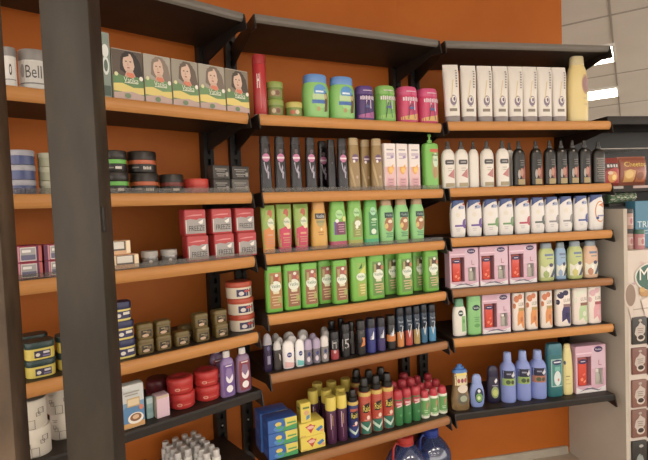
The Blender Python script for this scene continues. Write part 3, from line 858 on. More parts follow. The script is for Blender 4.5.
# --- right unit ------------------------------------------------------------
white_tube = S([(0, .88), (.11, .92), (.115, .93), (.5, .96), (.85, 1), (.97, 1.0, .1), (1, 1.0, .07)], '#e2dbd2', 2.5, .55, .35, [('cap', [(0, .9), (.005, .93), (.11, .95), (.115, .9)], 2.5, '#8d8280')], [
    ('e', 0, .38, .42, .09, '#85768a'), ('e', .05, .4, .26, .055, '#e2dbd2'), ('e', .1, .4, .13, .035, '#6c5c78'), ('p', [(-.32, .42), (-.2, .42), (.1, .74), (-.05, .72)], '#d8c48c'), ('r', -.55, .4, .19, .24, '#8a7d6c'), ('r', -.2, .2, .27, .285, '#b8aea4')]
    + [('r', .34, .58, .6 + .045 * i, .625 + .045 * i, '#8d8688') for i in range(7)], body='tube')
cream_bottle = S([(0, .84), (.01, .93), (.06, .98), (.45, 1), (.68, .95), (.8, .82), (.87, .64)], '#dfc77c', 2.4, .6, .25, [('cap', [(.865, .66), (.875, .68), (.985, .62), (1, .56)], 2.4, '#c8b888')], [('e', .45, .57, .42, .15, '#b8946c'), ('e', .45, .57, .33, .12, '#a07878'), ('r', .2, .75, .35, .37, '#c4ac74'), ('r', .25, .7, .26, .28, '#c4ac74')])


def pump_like(c, cap_, lab):
    return S([(0, .9), (.01, .98), (.04, 1), (.66, 1), (.73, .94), (.79, .74), (.82, .48), (.83, .4)], c, 2.5, .6, .3, [('cap', [(.825, .42), (.83, .44), (.88, .42), (.89, .3), (.98, .27), (1, .2)], 2, cap_)], lab)


tres_white = pump_like('#e0dad0', '#3a3430', [('r', -.55, .6, .5, .6, '#4a4648'), ('e', -.55, .55, .12, .05, '#4a4648'), ('e', .6, .55, .12, .05, '#4a4648'), ('r', -.4, .45, .54, .56, '#a8a4a4'), ('p', [(-.35, .26), (.7, .42), (.7, .2)], '#c07a78'), ('r', -.65, .72, .03, .11, '#a89870')] + bars(0, .42, .35, 2, .05, '#b8b0a8', .008))
tres_plain = pump_like('#e0dad0', '#3a3430', [('p', [(.8, .2), (.95, .3), (.95, .15)], '#c07a78')])
tres_black = pump_like('#191614', '#221e1a', [('r', -.14, -.06, .58, .76, '#2c2622'), ('e', -.1, .76, .2, .02, '#8a8078'), ('r', -.5, .75, .03, .15, '#a89058'), ('p', [(-.2, .3), (.75, .44), (.75, .16), (.2, .16)], '#9a4a3c'), ('e', .1, .3, .3, .09, '#b88068'), ('e', -.35, .26, .2, .1, '#a8a09a')] + bars(.2, .56, .4, 3, .05, '#6a645e', .01))
tres_back = pump_like('#191614', '#221e1a', [('r', -.8, .8, .05, .62, '#4c4640')] + bars(0, .58, .65, 10, .05, '#8d867c', .008))


def hs(c, wide=0):
    lab = [('p', [(-.1, .82), (.2, .86), (.8, .82), (.6, .76), (-.1, .75)], '#9aa4c4'), ('p', [(-.1, .8), (.1, .84), (.2, .78)], '#2e3a6c'), ('r', -.6, .9, .28, .33, c), ('e', .72, .36, .34, .13, c), ('e', -.2, .6, .3, .06, '#dcd4c4')] + bars(-.2, .22, .28, 2, .05, '#c0bcc0')
    if wide: lab = [('e', .3, .52, .72, .3, '#d88a3c'), ('e', .34, .52, .64, .27, '#e3dfda'), ('p', [(.0, .7), (.8, .78), (.7, .62), (.3, .68)], '#d8803c'), ('r', -.1, .9, .38, .42, '#8a90c0'), ('e', -.1, .34, .2, .04, '#3c4a90')]
    if c == '#bf3c58' or c == '#6a4aa0': lab.append(('e', .6, .88, .14, .03, '#d04a4a'))
    lab = lab + [('p', [(-.98, .76), (-.6, .84), (.1, .915), (.95, .945), (.95, .99), (-.98, .99)], '#3f5590')]
    return S([(0, .8), (.01, .87), (.12, .94), (.4, 1), (.62, 1), (.78, .96), (.88, .88), (.94, .8)], '#dedad6', 2.8, .5, .28, [('cap', [(.935, .8), (.945, .82), (.985, .74), (1, .6)], 2.8, '#3f5590')], lab)


def wash(c, c2, cap_):
    return S([(0, .84), (.01, .92), (.06, .97), (.4, .98), (.62, 1), (.78, .92), (.86, .68)], c, 2.5, .58, .3, [('cap', [(.855, .66), (.865, .7), (.98, .66), (1, .58)], 2.5, cap_)], [
        ('p', [(-.9, .1), (.9, .1), (.9, .4), (.3, .46), (-.5, .36), (-.9, .42)], '#dcdccc'), ('r', -.5, .6, .66, .72, '#6a7c9c'), ('r', -.3, .5, .58, .61, '#7c8a8c'), ('e', .3, .42, .28, .05, '#4a4a6c'), ('e', -.35, .18, .35, .1, c2), ('p', [(.1, .1), (.7, .34), (.8, .2), (.5, .1)], '#50586c'), ('e', -.1, .3, .2, .06, '#e8e8e0')])


vas_white = S([(0, .86), (.01, .95), (.05, 1), (.55, 1), (.72, .9), (.79, .7)], '#e0dcd2', 2.5, .58, .3, [('cap', [(.785, .66), (.79, .7), (.97, .62), (1, .5)], 2.5, '#5a9a70')], [('e', 0, .62, .38, .08, '#1e3a3a'), ('r', -.26, .26, .6, .64, '#c8d4d0'), ('r', .1, .7, .12, .54, '#7cb870'), ('e', .4, .4, .2, .06, '#58a050')])
vas_green = S([(0, .9), (.01, .97), (.04, 1), (.84, .98), (.86, .94)], '#7cc070', 3, .55, .3, [('cap', [(.855, .96), (.86, .99), (.985, .98), (1, .93)], 3, '#86c880')], [('r', .12, .2, .26, .68, '#72b666'), ('e', .1, .7, .55, .075, '#1c3040'), ('t', 'Vaseline', .1, .7, .8, .05, '#dce4e4'), ('e', .2, .24, .45, .05, '#5aa050')] + bars(.15, .45, .4, 3, .05, '#58965a', .01))


def lux(c1, c2, c3):
    return S([(0, .9), (.01, .97), (.04, 1), (.86, .98), (.88, .95)], '#e2d6cc', 3, .5, .28, [('cap', [(.875, .97), (.88, 1), (.985, .99), (1, .94)], 3, '#e4dad0')], [
        ('p', [(-.4, .12), (.2, .2), (.5, .06), (.95, .06), (.95, .58), (-.1, .58), (-.4, .4)], c1), ('r', -.2, .92, .52, .6, c3), ('t', 'LUX', .3, .7, .9, .09, '#6e6258'), ('e', -.5, .84, .4, .09, c2), ('e', .1, .9, .4, .07, c2), ('e', -.85, .66, .2, .07, c2), ('e', .3, .3, .25, .07, c2)])


clear_soap = S([(0, .84), (.02, .95), (.25, 1), (.42, .86), (.55, .82), (.8, .8), (.88, .66), (.9, .4)], '#c8a56a', 2.6, .6, .15, [('cap', [(.89, .44), (.9, .5), (.945, .5), (.95, .3), (.99, .28), (1, .2)], 2, '#3f78c0'), ('shoulder_collar', [(.83, .83), (.835, .85), (.89, .7), (.9, .45)], 2.6, '#3f78c0')], [
    ('r', -.7, .7, .56, .8, '#d8cc9c'), ('e', -.35, .66, .16, .05, '#b04a4a'), ('e', .05, .66, .16, .05, '#8a3a5a'), ('e', .42, .66, .16, .05, '#b04a4a'), ('e', .1, .48, .6, .09, '#d4c8b8'), ('e', 0, .26, .6, .13, '#5c5848'), ('e', .1, .27, .4, .07, '#98a088'), ('r', -.6, .6, .78, .83, '#e0cc58')], m=AMBER)
oval_blue = S([(0, .6), (.015, .74), (.12, .92), (.32, 1), (.5, .96), (.66, .78), (.74, .62)], '#7d94d2', 2.3, .55, .3, [('cap', [(.73, .63), (.74, .66), (.9, .6), (.97, .48), (1, .25)], 2.3, '#8aa0da')], [('e', .2, .38, .58, .23, '#1c2a4c'), ('e', .2, .32, .46, .13, '#6aa048'), ('e', .15, .31, .22, .06, '#c8d8a0'), ('e', .2, .52, .2, .05, '#d0d4e0')])
oval_navy = S([(0, .72), (.015, .86), (.1, .98), (.3, 1), (.55, .94), (.72, .74)], '#221f3a', 2.4, .55, .3, [('cap', [(.715, .76), (.73, .8), (.9, .74), (.97, .6), (1, .35)], 2.4, '#2c2846')], [('e', .2, .3, .55, .16, '#8aa060'), ('e', .2, .29, .38, .09, '#b8c060'), ('p', [(.1, .6), (.4, .68), (.6, .62), (.3, .54)], '#d8d4d8'), ('r', -.2, .6, .47, .5, '#8a84a4')])


def softener(c2):
    return S([(0, .88), (.015, .97), (.05, 1), (.62, 1), (.68, .98), (.75, .84), (.8, .56), (.82, .5)], '#7c8ed0', 2.2, .9, .3, [('cap', [(.815, .52), (.82, .54), (.985, .46), (1, .4)], 2, '#8a9ed8')], [
        ('r', -.97, .97, .5, .66, '#232440'), ('r', -.97, .97, .36, .5, c2), ('p', [(.3, .56), (.65, .64), (.75, .56), (.5, .52)], '#d0d0d8'), ('e', -.1, .43, .3, .045, '#45583c'), ('e', .45, .43, .2, .04, '#4c4438'), ('r', -.3, .3, .58, .61, '#8c8ca8')])


teal_bottle = S([(0, .86), (.01, .95), (.04, 1), (.78, 1), (.8, .97)], '#1f6a70', 3, .55, .28, [('cap', [(.795, .98), (.8, 1.0), (.95, .96), (.98, .88), (1, .8)], 3, '#2f7484')], [('r', -.7, .75, .2, .72, '#9cc0b8'), ('r', -.6, .65, .22, .7, '#3f8a88'), ('e', .05, .66, .62, .05, '#2b2f5c'), ('r', -.4, .5, .65, .675, '#d0d4dc'), ('e', .05, .36, .45, .14, '#cdd8d8'), ('e', .15, .33, .12, .03, '#d08078'), ('r', -.3, .4, .5, .58, '#6ab0a4')])
cream_flat = S([(0, .86), (.01, .95), (.05, 1), (.5, 1), (.8, .85), (.93, .62)], '#d8cc84', 2.4, .6, .3, [('cap', [(.92, .66), (.93, .68), (.985, .56), (1, .4)], 2.4, '#d0bf78')], [('r', -.72, -.64, .2, .64, '#cfc27c'), ('r', -.64, .1, .36, .38, '#8a8458'), ('r', -.66, -.1, .3, .31, '#8a8458'), ('e', -.75, .64, .16, .04, '#4c5a6c'), ('r', -.66, .2, .22, .23, '#a89c68')])


# ====================================================================== left unit, stocked
a = put('cosmetic_jar', bellr, 'L', 1, 2.6, 17, 48.5, 'white jar with round dark emblem, cut off beside the worn brown post', 'jar', 'white jars with grey lids')
a = put('cosmetic_jar', bell, 'L', 1, 17.5, 53, 53.5, 'wide white jar with grey lid and dark printed word, left of the steel post', 'jar', 'white jars with grey lids')
put('hair_dye_box', silver_box, 'L', 1, 88, 111, 31, 'tall silvery green box mostly hidden behind the dark grey post', 'box')
hd = [hair_box('#5a4c40', '#5a8a50', '#2c2220'), hair_box('#aaa294', '#6f9a62', '#8a7a6c'), hair_box('#9c9484', '#668f58', '#6a5a4c'), hair_box('#a69e8e', '#6a945c', '#7a6a5c'), hair_box('#857a68', '#608852', '#4f4238')]
hx = [(112, 143.3, 50), (143.8, 171.3, 54.5), (171.8, 198.3, 58.5), (198.8, 225, 63.5), (225.5, 248.5, 67.5)]
hl = ['dark hair colour box with a woman portrait, leftmost beside the steel post', 'glare-paled hair colour box with a woman portrait, second in the row of five',
      'hair colour box with a woman portrait, middle one of five', 'hair colour box with a woman portrait, fourth in the row of five',
      'hair colour box with a woman portrait, rightmost at the end of the shelf']
h0 = None
for sp, (x0, x1, yt), lb in zip(hd, hx, hl):
    o = put('hair_dye_box', sp, 'L', 1, x0, x1, yt, lb, 'box', 'hair colour boxes with a portrait', h=h0, shrink=.98)
    h0 = INFO[o.name]['h']

# second shelf
lo = put('cosmetic_jar', dark_jar0('#5fb838'), 'L', 2, 105, 129, 173, 'black hair wax jar with bright green band, lower of the two beside the post', 'jar', 'black wax jars with coloured bands')
GJ = lo
rep(GJ, None, 'black hair wax jar with bright green band, upper of the two beside the post', on=lo, du=-.004)
lo = put('cosmetic_jar', dark_jar('#c05a24'), 'L', 2, 130, 158.5, 173.5, 'black hair wax jar with orange band, lower of its stack of two', 'jar', 'black wax jars with coloured bands')
rep(lo, None, 'black hair wax jar with orange band, upper of its stack of two', on=lo, du=-.006)
put('cosmetic_jar', dark_jar0('#7a2a1c'), 'L', 2, 159.5, 183, 175, 'black jar with dull dark red band beside the low bright red jar', 'jar', 'black wax jars with coloured bands')
put('cosmetic_jar', red_low, 'L', 2, 184, 208, 179.5, 'low bright red jar left of the small black boxes', 'jar')
k1 = put('small_carton', dark_box('#3a3633'), 'L', 2, 213.5, 230.5, 179.2, 'small black carton, lower left of the four in the corner', 'box', 'small dark cartons')
rep(k1, None, 'small black carton, upper left of the four in the corner', on=k1)
k2 = put('small_carton', dark_box('#5c5752'), 'L', 2, 232, 249.5, 179.2, 'small grey carton with lighter print, lower right of the four', 'box', 'small dark cartons')
k3 = put('small_carton', dark_box('#35312e'), 'L', 2, 232, 249.5, 166.2, 'small black carton resting on the grey one, upper right of the four', 'box', 'small dark cartons', on=k2)
rep(k1, 207, 'small black carton behind the low bright red jar', v=.14)
b1 = put('cosmetic_jar', blue_white, 'L', 2, 9, 37, 180.5, 'blue jar with silvery lid, bottom of the stack of three left of the post', 'jar', 'stacked blue jars')
b2 = rep(b1, None, 'blue jar with silvery lid, middle of the stack of three left of the post', on=b1)
rep(b1, None, 'blue jar with silvery lid, top of the stack of three left of the post', on=b2)
b1 = put('cosmetic_jar', pale_green, 'L', 2, 38.5, 63, 181.5, 'pale greenish jar, bottom of the stack tucked behind the steel post', 'jar', 'stacked pale jars', v=.05)
b2 = rep(b1, None, 'pale greenish jar, middle of the stack tucked behind the steel post', on=b1)
rep(b1, None, 'pale greenish jar, top of the stack tucked behind the steel post', on=b2)

# third shelf
s1 = put('soap_pack', stripe_pack, 'L', 3, 14, 43.5, 262.5, 'striped magenta window pack, lower front one left of the post', 'pack', 'striped magenta packs')
s2 = rep(s1, None, 'striped magenta window pack, upper front one left of the post', on=s1)
s3 = rep(s1, 58.5, 'striped magenta window pack, lower one half hidden by the steel post')
rep(s1, None, 'striped magenta window pack, upper one half hidden by the steel post', on=s3)
d0 = INFO[s1.name]['d']
s4 = rep(s1, 27, 'striped magenta window pack behind the lower front one, barely seen', v=.035 + d0)
rep(s1, None, 'striped magenta window pack behind the upper front one, only its top showing', on=s4)
c1 = put('soap_pack', cream_pack, 'L', 3, 112, 139.5, 254.5, 'cream and orange window pack at the bottom right of the steel post', 'pack', 'cream window packs')
rep(c1, None, 'cream and orange window pack lying on top of its twin beside the post', on=c1, du=-.028)
j1 = put('cosmetic_jar', clear_jar, 'L', 3, 141, 158, 251, 'small low smoky clear jar next to the cream packs', 'jar', 'small clear jars')
rep(j1, 169, 'small low clear jar with pale lid, standing alone left of the red tubs')
fr = [('lower left', 184, 211.5, 235.2), ('lower middle', 210.5, 232.5, 232), ('lower right', 235.6, 253, 230.8)]
fx = None
for nm, x0, x1, yt in fr:
    if fx is None: o = fx = put('hair_gel_tub', freeze, 'L', 3, x0, x1 - 5, yt, 'red and grey hair gel tub, %s of the six' % nm, 'tub', 'red and grey gel tubs', v=.025)
    else: o = rep(fx, (x0 + x1) / 2, 'red and grey hair gel tub, %s of the six' % nm)
    rep(fx, None, 'red and grey hair gel tub, %s of the six' % nm.replace('lower', 'upper'), on=o, du=-.007)

# fourth shelf
t1 = put('cream_tub', cream_tub, 'L', 4, 23.5, 56, 357.3, 'yellow cream tub with dark teal lid, bottom front one left of the post', 'tub', 'yellow tubs with teal lids')
rep(t1, None, 'yellow cream tub with dark teal lid, top front one left of the post', on=t1)
t2 = rep(t1, 6.5, 'yellow cream tub, bottom one half behind the worn brown post', v=.05)
rep(t1, None, 'yellow cream tub, upper one half behind the worn brown post', on=t2)
t2 = rep(t1, 71, 'yellow cream tub, bottom one half behind the wide steel post', v=.05)
rep(t1, None, 'yellow cream tub, upper one half behind the wide steel post', on=t2)
t2 = rep(t1, 34, 'yellow cream tub hidden at the back behind the bottom front one', v=.15)
rep(t1, None, 'yellow cream tub at the back, only its lid showing above the front stack', on=t2)
n1 = put('cream_tub', navy_tub, 'L', 4, 112, 135, 338, 'yellow tub with navy lid, bottom of the stack of three right of the post', 'tub', 'yellow tubs with navy lids')
n2 = rep(n1, None, 'yellow tub with navy lid, middle of the stack of three right of the post', on=n1, du=-.003)
rep(n1, None, 'yellow tub with navy lid, top of the stack of three right of the post', on=n2, du=-.006)
ol = put('cream_jar', olive, 'L', 4, 136.3, 153, 337.8, 'olive square jar, bottom of the stack next to the navy lidded tubs', 'jar', 'olive square jars')
oc = [(144.5, 'second stack'), (162.5, 'x')]
rep(ol, None, 'olive square jar, top of the stack next to the navy lidded tubs', on=ol)
o2 = rep(ol, 162.5, 'olive square jar, bottom of the second stack from the post')
rep(ol, None, 'olive square jar, top of the second stack from the post', on=o2)
o3 = rep(ol, 181, 'single olive square jar between the two pairs of stacks')
rep(ol, 186, 'olive square jar behind the single one, only its lid showing', v=.12)
o4 = rep(ol, 201, 'olive square jar, bottom of the second stack from the white tubs')
rep(ol, None, 'olive square jar, top of the second stack from the white tubs', on=o4, du=-.004)
o5 = rep(ol, 220, 'olive square jar, bottom of the stack touching the white tubs')
rep(ol, None, 'olive square jar, top of the stack touching the white tubs', on=o5, du=-.004)
w1 = put('cream_tub', white_tub, 'L', 4, 229.5, 253.5, 312.8, 'white round tub with orange red lid, bottom of the stack of three', 'tub', 'white tubs with orange red lids', v=.035)
w2 = rep(w1, None, 'white round tub with orange red lid, middle of the stack of three', on=w1, du=-.003)
rep(w1, None, 'white round tub with orange red lid, top of the stack of three', on=w2, du=-.006)

# fifth shelf
q1 = put('tissue_canister', canister, 'L', 5, 21.5, 51.8, 425, 'white cylinder printed with dark squares, bottom of the front stack left of the post', 'canister', 'white canisters with dark squares', v=.02)
rep(q1, None, 'white cylinder printed with dark squares, top of the front stack left of the post', on=q1, du=-.008)
q2 = rep(q1, 63.5, 'white cylinder printed with dark squares, bottom one half behind the steel post', v=.10)
rep(q1, None, 'white cylinder printed with dark squares, upper one half behind the steel post', on=q2, du=-.008)
put('tea_box', coffee_box, 'L', 5, 120.5, 144.7, 384.5, 'blue and white carton with a cup picture right of the post', 'box', v=.015)
put('small_carton', teal_box, 'L', 5, 146.5, 153.5, 397, 'slim pale teal carton squeezed between the cup carton and the pink one', 'box', v=.05)
put('small_carton', pink_carton, 'L', 5, 156.5, 169.8, 395, 'little pale pink carton in front of the dark red tub', 'box', v=.025)
r0 = put('cream_tub', darkred_tub, 'L', 5, 146, 170, 377, 'dark wine red tub at the back behind the pink carton', 'tub', v=.15)
r1 = put('cream_tub', red_tub, 'L', 5, 169.3, 194.5, 390.3, 'glossy red cream tub, bottom of the left stack of two', 'tub', 'stacked red tubs', v=.03)
rep(r1, None, 'glossy red cream tub, top of the left stack of two', on=r1, du=-.006)
r2 = rep(r1, 207.5, 'glossy red cream tub, bottom of the right stack beside the purple lotion')
rep(r1, None, 'glossy red cream tub, top of the right stack beside the purple lotion', on=r2, du=-.003)
put('lotion_bottle', lotion('#8a70a8', '#6b4a94'), 'L', 5, 219.5, 234.3, 350.5, 'clear lotion bottle with purple swirl label beside the red tubs', 'bottle', 'clear lotion bottles', v=.02)
p_ = put('lotion_bottle', lotion('#86688a', '#8a3040'), 'L', 5, 235, 250, 347, 'clear lotion bottle with dark red swirl label at the shelf end', 'bottle', 'clear lotion bottles', v=.02)
rep(p_, 217, 'clear lotion bottle at the back, mostly hidden behind the purple one', v=.12)

# sixth shelf: white capped bottles seen from above
wc = None
cols = [((199, 435), 6), ((192, 441), 6), ((185.5, 447), 4), ((175, 452), 4)]
bz = shelf_z('L', 6) + .0005
WN = 0
wl = [['rear', 'second', 'third', 'fourth', 'fifth', 'front'], ]
place = ['rightmost', 'second', 'third', 'leftmost']
for ci, ((px, py), cnt) in enumerate(cols):
    # u of the column from its rear cap, then step towards the front
    u0 = .715 - ci * .046
    for j in range(cnt):
        v = .34 - ci * .0 - j * .046
        nmj = wl[0][j]
        lb = 'white capped bottle on the lowest shelf, %s from the back in the %s row' % (nmj if nmj not in ('rear', 'front') else ('first' if nmj == 'rear' else 'frontmost'), ['rightmost', 'second right', 'third right', 'leftmost'][ci])
        if wc is None:
            wc = build('small_bottle', white_cap, .040, .098, L.at(u0, v, bz), L.yaw)
            tag(wc, lb, 'bottle', 'white capped bottles on the lowest shelf')
        else:
            o = copy_tree(wc); o.location = L.at(u0, v, bz); o.rotation_euler = (0, 0, L.yaw); tag(o, lb, 'bottle', 'white capped bottles on the lowest shelf')
dk = build('small_bottle', S([(0, .95), (.02, 1), (.62, 1), (.68, .9)], '#2a1a2c', 2, 1, .3, [('cap', [(.68, .8), (.69, .84), (.96, .82), (1, .7)], 2, '#35182c')], [('r', -.8, .8, .2, .5, '#4a3a50')]), .042, .115, L.at(.43, .2, bz), L.yaw)
tag(dk, 'dark purple capped bottle alone on the lowest shelf right of the post', 'bottle')

# ====================================================================== middle unit
put('spray_can', red_can, 'M', 1, 253, 266.3, 56, 'tall glossy red spray can at the left end beside the hair boxes', 'can')
g1 = put('cosmetic_jar', green_tub, 'M', 1, 267, 283.6, 101, 'small green jar with olive lid, lower of two beside the red can', 'jar', 'small green and gold jars')
rep(g1, None, 'small green jar with olive lid, upper of two beside the red can', on=g1)
put('cosmetic_jar', gold_tub, 'M', 1, 285.5, 302, 103.5, 'small single jar with yellowish lid left of the blue lidded tubs', 'jar', 'small green and gold jars')
f1 = put('cream_tub', food_tub, 'M', 1, 302, 328.3, 76.3, 'light green tub with blue lid, left of the pair', 'tub', 'light green tubs with blue lids')
rep(f1, 341.5, 'light green tub with blue lid, right of the pair next to the purple jar')
put('styling_gel_jar', wax_tub('#4a2a72', '#5a3a84', '#b85a9c'), 'M', 1, 355, 372.8, 87.5, 'purple styling gel jar between the blue lidded and green jars', 'jar', 'styling gel jars')
put('styling_gel_jar', wax_tub('#6ab03c', '#7cb84e', '#86c04c'), 'M', 1, 374.5, 394, 87.5, 'green styling gel jar between the purple and pink jars', 'jar', 'styling gel jars')
pk = put('styling_gel_jar', wax_tub('#d02f66', '#d4447c', '#dcae50'), 'M', 1, 396.5, 416, 88.5, 'pink styling gel jar next to the green jar', 'jar', 'styling gel jars')
rep(pk, 426.7, 'pink styling gel jar at the right end of the shelf')

bs = put('shampoo_bottle', black_sun, 'M', 2, 259, 271.5, 136.5, 'black shampoo bottle with pink oval emblem, leftmost of the row', 'bottle', 'black shampoo bottles')
for xc, nm in ((280, 'second from left'), (295.5, 'third from left'), (310.5, 'fourth from left')):
    rep(bs, xc, 'black shampoo bottle with pink oval emblem, %s' % nm)
rep(bs, 322.6, 'black shampoo bottle set further back, half hidden by the fourth black one', v=.12)
bp = put('shampoo_bottle', black_plain, 'M', 2, 326.5, 336.3, 140, 'black shampoo bottle turned away, no emblem showing', 'bottle', 'black shampoo bottles', v=.05)
rep(bs, 342.2, 'black shampoo bottle with pink oval emblem, touching the first gold bottle')
gs = put('shampoo_bottle', gold_sun, 'M', 2, 347.5, 359.5, 138.3, 'gold brown shampoo bottle next to the last black one', 'bottle', 'gold brown shampoo bottles')
rep(gs, 365, 'gold brown shampoo bottle in the middle, set slightly back', v=.075)
rep(gs, 376.5, 'gold brown shampoo bottle next to the white cartons')
sk = put('skin_care_carton', skin_carton, 'M', 2, 384.3, 396, 143.3, 'slim white and pink carton with orange swirl, left of the three', 'box', 'slim white and pink cartons')
rep(sk, 402.3, 'slim white and pink carton with orange swirl, middle of the three')
rep(sk, 414.8, 'slim white and pink carton with orange swirl, right beside the pump bottle')
put('pump_bottle', pump_bottle, 'M', 2, 422.5, 437, 134, 'bright green pump bottle at the right end of the shelf', 'bottle')

put('hair_tube', vatika_tube('#dc8434', '#d8903c', '#c0643c'), 'M', 3, 261, 275.4, 205.5, 'orange and green upright hair cream tube at the left end', 'tube', 'upright hair cream tubes')
vt = put('hair_tube', vatika_tube('#d0305c', '#cc3060', '#b85a3c'), 'M', 3, 276.3, 291.8, 204.5, 'pink and green upright hair cream tube beside the orange one', 'tube', 'upright hair cream tubes')
rep(vt, 301, 'pink and green upright hair cream tube beside the yellow bottle')
put('shampoo_bottle', vat_yellow, 'M', 3, 310.3, 326.8, 202, 'yellow shampoo bottle with grey name plate', 'bottle', 'shampoo bottles on the third shelf')
put('shampoo_bottle', vat_purple, 'M', 3, 328.5, 346, 201.5, 'green shampoo bottle with purple panel and crimson base', 'bottle', 'shampoo bottles on the third shelf')
put('shampoo_bottle', vat_olive, 'M', 3, 346.5, 362, 200, 'green shampoo bottle with olive panel and olive base', 'bottle', 'shampoo bottles on the third shelf')
put('shampoo_bottle', vat_teal, 'M', 3, 363, 377.6, 199.3, 'green shampoo bottle with teal base', 'bottle', 'shampoo bottles on the third shelf')
vm = put('shampoo_bottle', vat_mint, 'M', 3, 378.3, 393.3, 199, 'mint shampoo bottle with brown emblem beside the teal based bottle', 'bottle', 'shampoo bottles on the third shelf')
rep(vm, 401, 'mint shampoo bottle with brown emblem, middle of the three')
rep(vm, 416.6, 'mint shampoo bottle with brown emblem, rightmost of the three')

put('shampoo_bottle', frame_bottle('#b07838', '#b05a38'), 'M', 4, 265, 282, 266, 'flat green bottle with orange brown panel at the left end', 'bottle', 'flat green bottles')
fb = put('shampoo_bottle', frame_bottle('#96603e', '#b0605a'), 'M', 4, 283, 300, 264, 'flat green bottle with reddish panel, second from the left end', 'bottle', 'flat green bottles')
rep(fb, 309, 'flat green bottle with reddish panel, in front of the set back one')
rep(fb, 324.5, 'flat green bottle with reddish panel, set back between two others', v=.075)
rep(fb, 339.3, 'flat green bottle with reddish panel, left of the lemon bottle')
put('shampoo_bottle', lemon_bottle, 'M', 4, 350, 366, 256.5, 'flat green bottle with yellow lemon on its panel', 'bottle', 'flat green bottles')
fo = put('shampoo_bottle', frame_bottle('#63923c', '#5a4a38'), 'M', 4, 367.3, 383.2, 255, 'flat green bottle with green panel, right of the lemon bottle', 'bottle', 'flat green bottles')
rep(fo, 390.3, 'flat green bottle with green panel, set back second from the lemon bottle', v=.088)
rep(fo, 404.0, 'flat green bottle with green panel, third from the lemon bottle')
rep(fo, 417.8, 'flat green bottle with green panel, set back fourth from the lemon bottle', v=.088)
rep(fo, 430.3, 'flat green bottle with green panel, alone at the right end')

put('deodorant_stick', stick_purple, 'M', 5, 263, 272, 333.5, 'dark purple deodorant at the left end of the shelf', 'deodorant', 'deodorants', v=.03)
sg = put('deodorant_stick', stick_grey, 'M', 5, 273.2, 281.3, 341, 'dark grey deodorant between the purple and the white one', 'deodorant', 'deodorants', v=.025)
sw = put('deodorant_stick', stick_white, 'M', 5, 282, 294, 340, 'white deodorant with round navy emblem and pinkish foot', 'deodorant', 'deodorants', v=.02)
st = put('deodorant_stick', stick_teal, 'M', 5, 295, 304, 339, 'white deodorant with round navy emblem and teal foot', 'deodorant', 'deodorants', v=.02)
NLAB = [('e', 0, .42, .34, .08, '#283a7c'), ('e', -.2, .22, .4, .1, '#c8bcc8')]
rl = put('roll_on_deodorant', roll_on('#77707e', '#a99ab8', NLAB), 'M', 5, 304, 312, 338.5, 'clear roll on deodorant with lilac cap beside the teal footed one', 'deodorant', 'deodorants', v=.02)
rep(rl, 316.3, 'clear roll on deodorant with lilac cap left of the white capped one')
rw = put('roll_on_deodorant', roll_on('#84807e', '#d6d0cc', NLAB), 'M', 5, 320.3, 328.3, 335, 'clear roll on deodorant with white cap beside the red based can', 'deodorant', 'deodorants', v=.02)
for xc, v, s_, lb in ((268.5, .10, sg, 'dark deodorant with pale cap behind the purple one'), (279.5, .085, sg, 'dark deodorant with pale cap behind the dark grey one'), (276, .16, sg, 'dark deodorant with pale cap, rearmost on the left'),
                      (289, .16, sw, 'white deodorant deep behind the navy emblem ones, only its top showing'), (291.5, .09, sw, 'white deodorant directly behind the pinkish footed one'), (303, .085, st, 'white deodorant directly behind the teal footed one'),
                      (303, .16, sw, 'white deodorant at the back above the lilac capped ones'), (313, .10, rl, 'lilac capped roll on in the second row behind the front pair'), (326, .10, rw, 'white capped roll on directly behind the front white capped one'), (324.5, .17, rw, 'white capped roll on, rearmost beside the dark cans')):
    rep(s_, xc, lb, v=v)
put('body_spray_can', body_spray('#1d191b', '#a02c36', '#1a1618', [('e', .0, .3, .3, .06, '#d0a8a8'), ('r', -.5, -.35, .42, .7, '#a8a4a4'), ('r', .2, .35, .42, .66, '#a8a4a4'), ('r', -.5, .4, .6, .64, '#a8a4a4')]), 'M', 5, 329.6, 338.6, 331, 'black spray can with red lower half', 'can', 'body spray cans', v=.02)
put('body_spray_can', body_spray('#1a1718', '#1a1718', '#161314', [('t', '5', .2, .42, .9, .3, '#b8b4b4'), ('r', -.7, -.55, .2, .56, '#a8a4a4')]), 'M', 5, 340.5, 349.5, 323.5, 'black spray can with a pale numeral five', 'can', 'body spray cans', v=.025)
bk = put('body_spray_can', body_spray('#1a1718', '#201a1c', '#161314', [('r', -.5, -.4, .3, .5, '#6a6460')]), 'M', 5, 348.3, 354.6, 321.5, 'plain black spray can set back beside the numeral can', 'can', 'body spray cans', v=.05)
rep(bk, 332, 'plain black spray can deep behind the red based can', v=.12)
rep(bk, 341, 'plain black spray can deep behind the numeral can', v=.14)
put('body_spray_can', body_spray('#1d191a', '#1d191a', '#1a1617', [('p', [(-.2, .24), (.75, .28), (.75, .5), (.1, .52), (.3, .4)], '#d0762c'), ('r', -.4, .2, .64, .67, '#6a645e')]), 'M', 5, 356, 365, 320, 'black spray can with small orange patch beside the blue cans', 'can', 'body spray cans', v=.02)
put('body_spray_can', body_spray('#2a2f74', '#2c3280', '#1a1a2c', adi), 'M', 5, 366, 375, 318, 'royal blue spray can with pale triangle, left of the two blue ones', 'can', 'body spray cans', v=.02)
put('body_spray_can', body_spray('#2c2a5c', '#3a2f6a', '#1c1a28', adi), 'M', 5, 376.2, 384.7, 317, 'violet blue spray can with pale triangle', 'can', 'body spray cans', v=.02)
